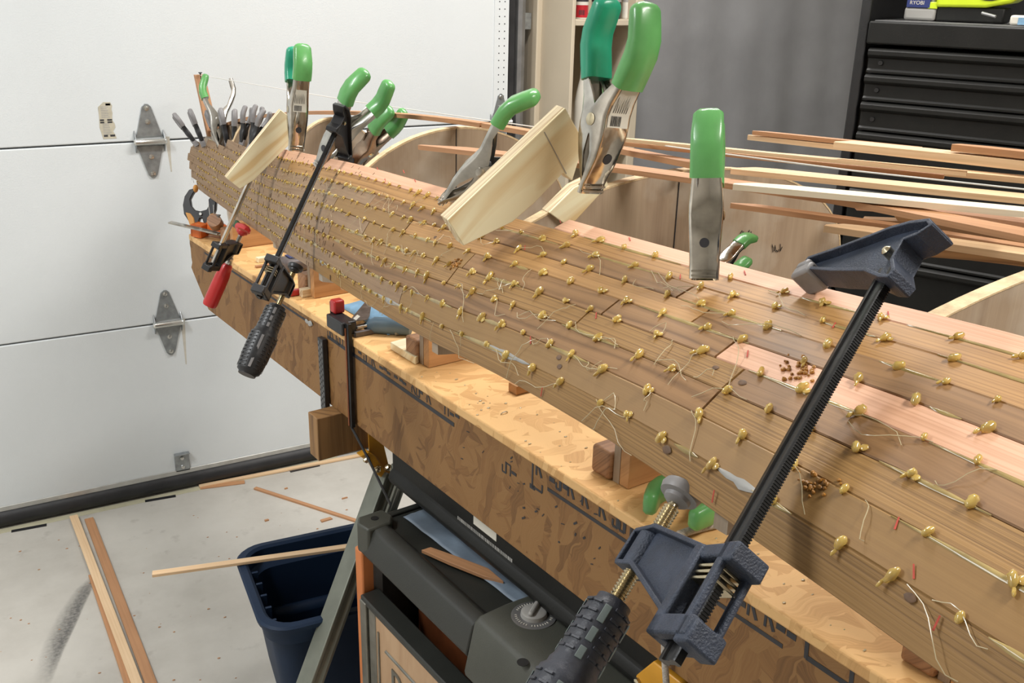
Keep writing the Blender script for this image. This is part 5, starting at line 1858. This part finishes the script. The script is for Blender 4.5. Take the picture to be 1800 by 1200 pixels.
# ================================================================== BLACK CASE UNDER THE BEAM
LCASE = .775
c0 = at_L(690, 845, LCASE); c1 = at_L(1135, 1180, LCASE)
tc0, tc1 = c0.dot(BD), .545
zc0 = at_L(740, 890, LCASE).z
zc1 = at_L(1000, 1100, LCASE).z
root = thing('black_case', 'long black plastic case slung lengthwise under the OSB beam, printed text on its side', 'case', B((tc0 + tc1) / 2, LCASE, zc0))
zl = (zc0 + zc1) / 2
prof = [(0, ZB - .002), (0, zl + .030), (-.006, zl + .024), (-.010, zl + .012), (-.006, zl + .002), (.006, zl - .002), (.30, zl + .004), (.30, ZB - .002)]
b = MB()
b.loft([[B(t, LCASE + l, z) for l, z in prof] for t in (tc0, tc0 - .004, tc1 + .03, tc1)])
b.build('case_body', 'blackm', root, bevel=.003)
ca = at_L(812, 908, LCASE)
tx = MB(); r6 = random.Random(8)
for row in range(2):
    t = at_L(805, 905, LCASE).dot(BD)
    while t > at_L(900, 985, LCASE).dot(BD):
        w_ = r6.uniform(.0015, .0045)
        z = at_L(812, 912, LCASE).z - row * .011
        tx.cuboid((t - w_, LCASE - .0008, z - (.006 if row == 0 else .002)), (t, LCASE - .0002, z + (0.0 if row == 0 else .0)), GB)
        t -= w_ + r6.uniform(.0008, .002)
tx.build('printed_text', 'greyink', root)['kind'] = 'stuff'
b = MB(); t0_ = at_L(833, 905, LCASE).dot(BD); t1_ = at_L(873, 945, LCASE).dot(BD)
b.cuboid((t1_, LCASE - .0008, ZB - .040), (t0_, LCASE - .0001, ZB - .004), GB); b.build('white_label', 'paperW', root)

# ================================================================== TOOL CART
ZK = .600
f0 = at_z(620, 914, ZK)
tcf, Lf = f0.dot(BD), f0.dot(BN)
root = thing('tool_cart', 'dark grey and orange tool cart with dial knob and steel framed door under the bench', 'tool cart', B(tcf - .35, Lf + .2, 0))
WD = .40
tn_ = tcf - .80
b = MB()
b.cuboid((tn_, Lf + .02, ZK - .030), (tcf - .01, Lf + WD, ZK - .012), GB)
top = b.build('top_deck', 'cart', root, bevel=.004)
# raised front rail, sloping outside
prof = [(Lf + .008, ZK - .062), (Lf, ZK - .050), (Lf + .012, ZK - .006), (Lf + .018, ZK), (Lf + .040, ZK + .002), (Lf + .048, ZK - .004), (Lf + .054, ZK - .016), (Lf + .060, ZK - .030), (Lf + .03, ZK - .05), (Lf + .012, ZK - .062)]
tmid = at_z(840, 1095, ZK).dot(BD)
b = MB(); b.loft([[B(t, l, z) for l, z in prof] for t in (tcf - .022, tmid + .002)]); b.build('front_rail', 'cart', root, bevel=.003)
# corner block with a screw recess
b = MB(); b.loft([[B(tcf, Lf + .01, z), B(tcf, Lf + .058, z), B(tcf - .03, Lf + .064, z), B(tcf - .05, Lf + .05, z), B(tcf - .05, Lf + .0 + .004, z), B(tcf - .02, Lf - .002, z)] for z in (ZK - .052, ZK - .02, ZK + .004)])
cbk = b.build('corner_block', 'cart2', root, bevel=.004)
b = MB(); b.lathe(B(tcf - .022, Lf + .032, ZK + .0042), UP, [(0, .007), (.0006, .007)], 16); b.build('screw_recess', 'dark', cbk)
b = MB(); b.cuboid((tcf - .012, Lf + .05, ZK - .05), (tcf, Lf + WD, ZK - .006), GB); b.build('end_rail', 'cart', root, bevel=.003)
# near grey control module
prof2 = [(Lf - .004, ZK - .085), (Lf - .006, ZK - .075), (Lf + .012, ZK + .006), (Lf + .022, ZK + .014), (Lf + .07, ZK + .016), (Lf + .20, ZK + .010), (Lf + .30, ZK + .004), (Lf + .30, ZK - .04), (Lf + .02, ZK - .085)]
b = MB(); b.loft([[B(t, l, z) for l, z in prof2] for t in (tmid, tmid - .006, tn_)]); cm = b.build('control_module', 'cart2', root, bevel=.005)
pkn = at_z(938, 1085, ZK + .012)
b = MB(); b.lathe(pkn, UP, [(0, .034), (.004, .034), (.005, .030)], 40); dr = b.build('dial_ring', 'greytrack', root)
b = MB(); b.lathe(pkn + UP * .005, UP, [(0, .020), (.006, .019), (.008, .016)], 28); b.build('dial_knob', 'greyplast', root)
b = MB(); b.box(pkn + UP * .0155, (.034, .008, .008), Matrix.Rotation(.7, 3, 'Z')); b.build('knob_grip', 'greyplast', root, bevel=.003)
b = MB(); r7 = random.Random(2)
for k in range(40):
    a = k * 2 * pi / 40
    if r7.random() < .75:
        b.box(pkn + Vector((cos(a), sin(a), 0)) * .027 + UP * .0052, (.0035, .0012, .0004), Matrix.Rotation(a, 3, 'Z'))
b.build('dial_marks', 'paperW', dr)['kind'] = 'stuff'
p = at_z(919, 1164, ZK + .014)
b = MB(); b.lathe(p, UP, [(0, .0085), (.0008, .0085)], 18); b.build('screw_recess', 'dark', cm)
# orange corner post, dark interior, door
b = MB(); b.cuboid((tcf - .030, Lf - .001, .02), (tcf - .004, Lf + .030, ZK - .05), GB); b.build('corner_post', 'cartor', root, bevel=.004)
b = MB(); b.cuboid((tcf - .016, Lf + .02, .02), (tcf - .006, Lf + WD, ZK - .05), GB); b.build('end_panel', 'cart', root)
b = MB(); b.cuboid((tn_, Lf + .06, .02), (tcf - .02, Lf + .07, ZK - .22), GB); b.build('inner_liner', 'dark', root)
b = MB(); b.cuboid((tn_, Lf + WD - .02, .02), (tcf - .02, Lf + WD, ZK - .05), GB); b.build('back_panel', 'dark', root)
b = MB(); b.cuboid((tn_, Lf + .02, .005), (tcf - .01, Lf + WD, .025), GB); b.build('base_panel', 'cart', root)
b = MB(); b.cuboid((tcf - .030, Lf + .022, .02), (tcf - .024, Lf + .040, ZK - .08), GB); b.build('inner_rail', 'greytrack', root)
# things inside
b = MB(); b.cuboid((tcf - .20, Lf + .11, .06), (tcf - .035, Lf + .26, ZK - .09), GB); bx = b.build('storage_box', 'rust', None, bevel=.003); tag(bx, 'brown cardboard box with blue labels inside the dark tool cart', 'box')
for z in (ZK - .12, ZK - .19):
    b = MB(); b.cuboid((tcf - .12, Lf + .1088, z), (tcf - .05, Lf + .1096, z + .018), GB); q = b.build('blue_label', 'navy', bx)
for k in range(2):
    b = MB(); pts = [B(tcf - .30 - k * .05 + .03 * cos(a), Lf + .085, ZK - .17 + .05 * sin(a)) for a in np.linspace(.2, 2.9, 14)]
    b.tube(pts, .004, 8); tag(b.build('black_cable', 'blk'), ('coiled black cable loop inside the cart, nearer the cardboard box', 'coiled black cable loop inside the cart, nearer the control module')[k], 'cable')
# framed door leaning outwards at the front
ZD = at_L(645, 1052, Lf - .004).z
ta, tb2 = tcf - .034, tn_
b = MB()
b.cuboid((ta - .022, Lf - .010, .03), (ta, Lf + .012, ZD - .008), GB)
b.cuboid((ta - .050, Lf - .006, .03), (ta - .026, Lf + .008, ZD - .014), GB)
b.build('door_frame', 'steelframe', root, bevel=.002)
b = MB(); b.cuboid((tb2, Lf - .008, ZD - .014), (ta, Lf + .030, ZD), GB); b.build('door_top_rail', 'cart', root, bevel=.003)
b = MB(); b.cuboid((tb2, Lf - .004, .03), (ta - .050, Lf + .004, ZD - .014), GB); dp = b.build('door_panel', mat_wood('printed_wood_door', (.52, .34, .20), (.40, .24, .13), rings=1.6, streak=.5, warp=.25, fine=.2, seed=20.0), root, grain=UP)
b = MB()
for (ta_, za_, tb3, zb3) in ((ta - .060, ZD - .045, ta - .060, .05), (ta - .085, ZD - .070, tb2, ZD - .070)):
    b.tube([B(ta_, Lf - .0045, za_), B(tb3, Lf - .0045, zb3)], .0028, 6)
b.build('embossed_line', 'steelframe', dp)
text_obj('embossed_letters', 'RIDGID', .085, 'steelframe', B(ta - .10, Lf - .0052, ZD - .150), -BD, UP, dp, depth_=.0012)
# things lying on the cart
root = thing('plastic_film', 'crumpled translucent bluish plastic film on the dark cart top', 'film', at_z(800, 940, ZK))
vs, fs = [], []
n1, n2 = 40, 16
for j in range(n2 + 1):
    for i in range(n1 + 1):
        u, v = i / n1, j / n2
        t = tcf - .03 - .42 * u
        l = Lf + .085 + .13 * v + .02 * u
        z = ZK - .009 + .004 * abs(sin(22 * u + 6 * sin(9 * v))) * (.3 + v) + .003 * sin(31 * u + 15 * v) * v
        vs.append(B(t, l, z + .003))
for j in range(n2):
    for i in range(n1):
        a = j * (n1 + 1) + i
        fs.append((a, a + 1, a + n1 + 2, a + n1 + 1))
b = MB(); b.add(vs, fs); o = b.build('film_sheet', mat_plain('bluish_film', (.20, .25, .31), .35, 0, .2, 20), root); o.modifiers.new('t', 'SOLIDIFY').thickness = .0008
zz = ZK - .012
b = MB(); b.slab([at_z(*q, zz + .012) for q in ((741, 966), (757, 961), (800, 976), (858, 998), (885, 1021), (850, 1012), (790, 988))], -UP * .006)
tag(b.build('wood_shim', 'loosed', None, bevel=.0005), 'thin brown cedar shim lying on the dark cart top', 'shim')

# ================================================================== BLUE TOTE
ZR = .33
cpt = [at_z(*q, ZR) for q in ((408, 985), (462, 1105), (615, 927))]
A0 = at_z(412, 965, ZR)                      # far left corner
A1 = at_z(466, 1112, ZR)                     # near left corner
dA = (A1 - A0); dA.z = 0
lenA = dA.length
dA.normalize()
dX = Vector((-dA.y, dA.x, 0))
if dX.x < 0:
    dX = -dX
Wt = .40
root = thing('storage_tote', 'empty dark blue plastic storage tote on the floor beside the tool cart', 'tote', A0 + dA * lenA / 2 + dX * Wt / 2 - UP * ZR)


def rr_loop(x0, x1, y0, y1, r, z, n=6):
    out = []
    for cx, cy, a0 in ((x1 - r, y1 - r, 0), (x0 + r, y1 - r, 90), (x0 + r, y0 + r, 180), (x1 - r, y0 + r, 270)):
        for k in range(n + 1):
            a = radians(a0 + 90 * k / n)
            out.append(A0 + dX * (cx + r * cos(a)) + dA * (cy + r * sin(a)) + UP * (z - ZR))
    return out


def tl(off, z, r):
    return rr_loop(off, Wt - off, off, lenA - off, r, z)


b = MB()
secs = [tl(.055, .004, .04), tl(.040, .10, .05), tl(.022, ZR - .07, .05), tl(.022, ZR - .055, .05), tl(.008, ZR - .050, .06), tl(.004, ZR - .020, .06), tl(-.004, ZR - .014, .062), tl(-.006, ZR - .004, .062), tl(-.002, ZR, .06), tl(.010, ZR + .001, .055), tl(.016, ZR - .004, .05), tl(.018, ZR - .035, .05), tl(.030, ZR - .045, .048), tl(.032, ZR - .07, .046), tl(.046, .10, .045), tl(.060, .010, .038)]
b.loft(secs)
tb0 = b.build('tote_body', 'tote', root, smooth=35)
b = MB(); b.cuboid((0, 0, 0), (1, 1, 1), lambda x, y, z: A0 + dX * (.060 + x * (Wt * .75)) + dA * (lenA * (.04 + .10 * y) + .02) + UP * (.02 + z * (ZR - .16) - ZR)); b.build('inner_step', 'tote', root, bevel=.02, seg=4)
b = MB()
for k in range(5):
    b.cuboid((0, 0, 0), (1, 1, 1), lambda x, y, z: A0 + dX * (.018 + x * .012) + dA * (lenA * (.30 + k * .14) + y * .006) + UP * (-.05 + z * .045))
b.build('rim_rib', 'tote', root)['kind'] = 'stuff'

# ================================================================== FLOOR ITEMS
def floor_strip(p, q, w, th, z, mat, label, taper=0.0, grp='cedar strips on the floor'):
    a, c = at_z(*p, z), at_z(*q, z)
    d = (c - a).normalized(); s_ = d.cross(UP)
    c = c
    b = MB(); b.slab([a - s_ * w / 2, a + s_ * w / 2, c + s_ * w / 2, c - s_ * w / 2], -UP * th)
    o = b.build('cedar_strip', mat, None, grain=d, bevel=.0006)
    return tag(o, label, 'wood strip', grp)


floor_strip((129, 905), (252, 1230), .022, .006, .0125, 'loose', 'pale cedar strip on the floor, the middle one of three, touching the garage door seal')
floor_strip((156, 910), (277, 1230), .024, .006, .006, 'loosed', 'brown knotty cedar strip on the floor, the right one of three running to the door')
floor_strip((163, 1008), (238, 1230), .022, .006, .0062, 'loosed', 'short brown cedar strip on the floor, the left one of three, starting nearer the viewer')
floor_strip((448, 856), (640, 918), .012, .006, .006, 'loosed', 'thin cedar stick on the floor pointing from the door towards the sawhorse leg')
floor_strip((350, 853), (640, 797), .016, .006, .007, 'loose', 'long pale cedar strip on the floor alongside the door seal')
floor_strip((352, 856), (430, 846), .020, .003, .0035, 'loosed', 'short brown strip end on the floor under the long strip by the door seal')
a, c = at_z(268, 1011, .006), at_z(612, 966, ZR + .012)
# the stick across the tote: rests on the floor side rim and reaches over it
pr = at_z(412, 991, ZR + .003)
dd = (at_z(700, 955, ZR + .003) - pr).normalized()
a = at_z(268, 1011, ZR + .004 - .03)
a = pr + (a - pr)
s_ = dd.cross(UP)
b = MB(); e_ = at_z(268, 1011, ZR + .003); f_ = at_z(690, 952, ZR + .003)
d2 = (f_ - e_).normalized(); s2 = d2.cross(UP) * .008
b.slab([e_ - s2, e_ + s2, f_ + s2, f_ - s2], UP * .006)
tag(b.build('cedar_stick', 'loose', None, grain=d2), 'pale cedar stick lying across the rim of the blue tote', 'wood strip')
for i, (x, y, w_, h_) in enumerate(((574, 914, .034, .014), (469, 915, .012, .008), (503, 859, .01, .005), (606, 876, .018, .004))):
    p = at_z(x, y, 0)
    b = MB(); b.slab([p + Vector((-w_ / 2, -h_ / 2, 0)), p + Vector((w_ / 2, -h_ * .3, 0)), p + Vector((w_ * .4, h_ / 2, 0)), p + Vector((-w_ * .5, h_ * .4, 0))], UP * .004)
    tag(b.build('wood_chip', 'loosed'), ('largest wood chip on the floor, between the tote and the thin stick', 'small triangular wood chip on the floor left of the largest chip', 'tiny wood chip on the floor beside the thin stick end', 'faint thin wood chip on the floor left of the sawhorse leg')[i], 'wood chip', 'wood chips on the floor')
b = MB(); r8 = random.Random(6)
for k in range(70):
    p = at_z(r8.uniform(0, 620), r8.uniform(880, 1200), 0)
    if p.y > 2.76:
        continue
    s_ = r8.uniform(.0012, .004)
    b.blob(p + UP * s_ * .25, (Vector((s_, 0, 0)), Vector((0, s_ * .6, 0)), Vector((0, 0, s_ * .3))), 6, 4, .3, r8)
tag(b.build('floor_crumbs', 'loosed'), 'fine wood crumbs scattered over the concrete floor', 'crumbs')['kind'] = 'stuff'
# tape remains under the door seal and a tyre scuff
for i, (p, q) in enumerate((((20, 934), (82, 923)), ((255, 881), (309, 872)), ((510, 829), (562, 818)))):
    a, c = at_z(*p, 0), at_z(*q, 0)
    d = (c - a).normalized(); s_ = Vector((-d.y, d.x, 0))
    b = MB(); b.slab([a - s_ * .006, c - s_ * .005, c + s_ * .009, a + s_ * .007], UP * .0012)
    tag(b.build('seal_scrap', 'seal'), ('black rubber scrap on the floor by the door, leftmost', 'black rubber scrap on the floor by the door, middle one', 'black rubber scrap on the floor by the door, rightmost below the timber crossbeam')[i], 'scrap', 'rubber scraps by the door')
b = MB(); a, c = at_z(-20, 945, 0), at_z(600, 812, 0)
b.slab([Vector((a.x, 2.775, 0)), Vector((c.x, 2.775, 0)), Vector((c.x, 2.80, 0)), Vector((a.x, 2.80, 0))], UP * .0008)
tag(b.build('floor_tape', mat_plain('yellowed_tape', (.50, .47, .33), .7, 0, .1, 20)), 'yellowed strip of old tape on the floor along the garage door seal', 'tape')
b = MB()
L1 = [at_z(*q, .0006) for q in ((48, 1210), (75, 1130), (100, 1080), (128, 1040), (160, 1010))]
R1 = [at_z(*q, .0006) for q in ((88, 1210), (112, 1145), (138, 1090), (158, 1045), (172, 1012))]
vs = L1 + R1
fs = [(i, i + 1, 5 + i + 1, 5 + i) for i in range(4)]
uv = [((i / 4, 0), ((i + 1) / 4, 0), ((i + 1) / 4, 1), (i / 4, 1)) for i in range(4)]
b.add(vs, fs, uv)
tag(b.build('tyre_mark', 'tire'), 'dark soft tyre scuff on the concrete at the lower left', 'stain')

# ================================================================== TOOL CHEST
Hf = Vector((CF.x, CF.y, 0)).normalized(); Hr = Vector((Hf.y, -Hf.x, 0))
e1 = (Hr * cos(radians(36)) - Hf * sin(radians(36)))          # along the chest front, left to right
e2 = Vector((-e1.y, e1.x, 0))
if e2.dot(Hf) < 0:
    e2 = -e2
r = ray(1532, 60); O0 = EYE + r * (2.15 / r.dot(CF)); O0.z = 0


def on_front(px, py, off=0.0):
    r = ray(px, py)
    return EYE + r * ((O0 - EYE).dot(e2) + off) / r.dot(e2)


def CH(u, v, z):
    return O0 + e1 * u + e2 * v + UP * z


zz = {y: on_front(1600, y).z for y in (35, 40, 78, 86, 130, 137, 185, 191, 240, 300)}
ztop = on_front(1545, 37).z
root = thing('tool_chest', 'black steel tool chest with long flush drawers behind the cedar strips at right', 'tool chest', CH(.6, 0, 0))
Wc = 1.35
b = MB(); b.cuboid((-.012, .02, .08), (Wc, .48, ztop - .055), CH); b.build('chest_body', 'black', root, bevel=.004)
b = MB(); b.cuboid((-.03, -.004, .08), (-.008, .50, 2.2), CH); b.build('side_upright', 'black', root, bevel=.003)
b = MB(); b.cuboid((-.03, .46, ztop), (Wc, .50, 2.2), CH); b.build('back_board', 'dark', root)
b = MB(); b.cuboid((-.006, -.012, ztop - .048), (Wc, .47, ztop), CH); b.build('top_rail', 'blackm', root, bevel=.004)
b = MB(); b.cuboid((.004, -.002, ztop + .0002), (Wc, .45, ztop + .002), CH); b.build('top_mat', 'greytrack', root)
z = ztop - .056
hs_ = [.052, .056, .062, .14, .14, .18, .2]
for k, h in enumerate(hs_):
    if z - h < .1:
        break
    b = MB()
    # rounded pull along the top of each drawer front, recessed panel below
    prof = [(.0, z), (-.008, z - .001), (-.014, z - .006), (-.014, z - .014), (-.008, z - .020), (-.002, z - .022), (-.002, z - h + .008), (-.006, z - h + .004), (-.006, z - h), (.02, z - h), (.02, z)]
    b.loft([[CH(u, v, q) for v, q in prof] for u in (.002, .006, Wc - .01, Wc - .004)])
    dr = b.build('drawer', 'blackm', root, bevel=.0)
    b = MB(); b.lathe(CH(.03 + .10 * (k > 2), -.003, z - h * .6), -e2, [(0, .006), (.003, .005)], 14); b.build('drawer_screw' if k < 3 else 'lock', 'black', dr)
    z -= h + .004
b = MB(); b.cuboid((.0, .02, .02), (Wc, .46, .09), CH); b.build('plinth', 'dark', root)
# battery tool on the chest
root = thing('battery_light', 'lime green and black battery tool with a grey battery on the black tool chest', 'power tool', CH(.2, .1, ztop))
a_, c_ = on_front(1589, 20, .06), on_front(1645, 20, .06)
u0, u1 = (a_ - O0).dot(e1), (c_ - O0).dot(e1)
b = MB(); b.cuboid((u0, .06, ztop + .003), (u1, .15, ztop + .030), CH); b.cuboid((u0 + .008, .065, ztop + .028), (u1 - .006, .145, ztop + .055), CH); bt = b.build('battery', 'greyplast', root, bevel=.006, seg=3)
b = MB(); b.cuboid((u0 + .004, .0585, ztop + .030), (u1 - .014, .064, ztop + .052), CH); b.build('battery_label', 'navy', bt)
text_obj('brand_text', 'RYOBI', .011, 'paperW', CH(u0 + .010, .0580, ztop + .036), e1, UP, bt, depth_=.0002)
b = MB(); b.cuboid((u1 - .018, .059, ztop + .028), (u1 + .002, .062, ztop + .042), CH); b.build('battery_latch', 'lime', bt, bevel=.002)
a2 = on_front(1797, 5, .06); u2 = (a2 - O0).dot(e1)
b = MB(); b.slab([CH(u1 - .002, .055, ztop + .032), CH(u1 + .10, .055, ztop + .034), CH(u2 - .02, .055, ztop + .045), CH(u2, .055, ztop + .058), CH(u2, .055, ztop + .09), CH(u1, .055, ztop + .09)], e2 * .08)
b.build('tool_body', 'lime', root, bevel=.006, seg=3)
b = MB(); b.cuboid((u1 + .0, .062, ztop + .003), (u2 - .03, .13, ztop + .034), CH); b.build('tool_base', 'blackm', root, bevel=.004)
b = MB(); b.blob(CH((u1 + u2) / 2 + .02, .054, ztop + .055), (e1 * .022, e2 * .002, UP * .007), 14, 8); b.build('vent', 'ink', root)
p = on_front(1790, 24, .03); u3 = (p - O0).dot(e1)
root = thing('white_bottle', 'white container with blue label and red cap at the right edge on the tool chest', 'container', CH(u3 + .02, .03, ztop))
b = MB(); b.cuboid((u3 - .012, .02, ztop + .003), (u3 + .06, .05, ztop + .022), CH); b.build('container_body', 'paperW', root, bevel=.004)
b = MB(); b.cuboid((u3 + .004, .0190, ztop + .004), (u3 + .05, .0196, ztop + .018), CH); b.build('blue_label', 'cloth', root)
b = MB(); b.cuboid((u3 + .012, .025, ztop + .022), (u3 + .03, .045, ztop + .030), CH); b.build('red_cap', 'red', root, bevel=.002)
b = MB(); b.tube([CH(u1 + .10, .03, ztop + .024), CH(u3 - .04, .02, ztop + .018)], .003, 8); tag(b.build('metal_rod', 'greytrack'), 'thin dark metal rod lying in front of the lime tool on the chest', 'rod')
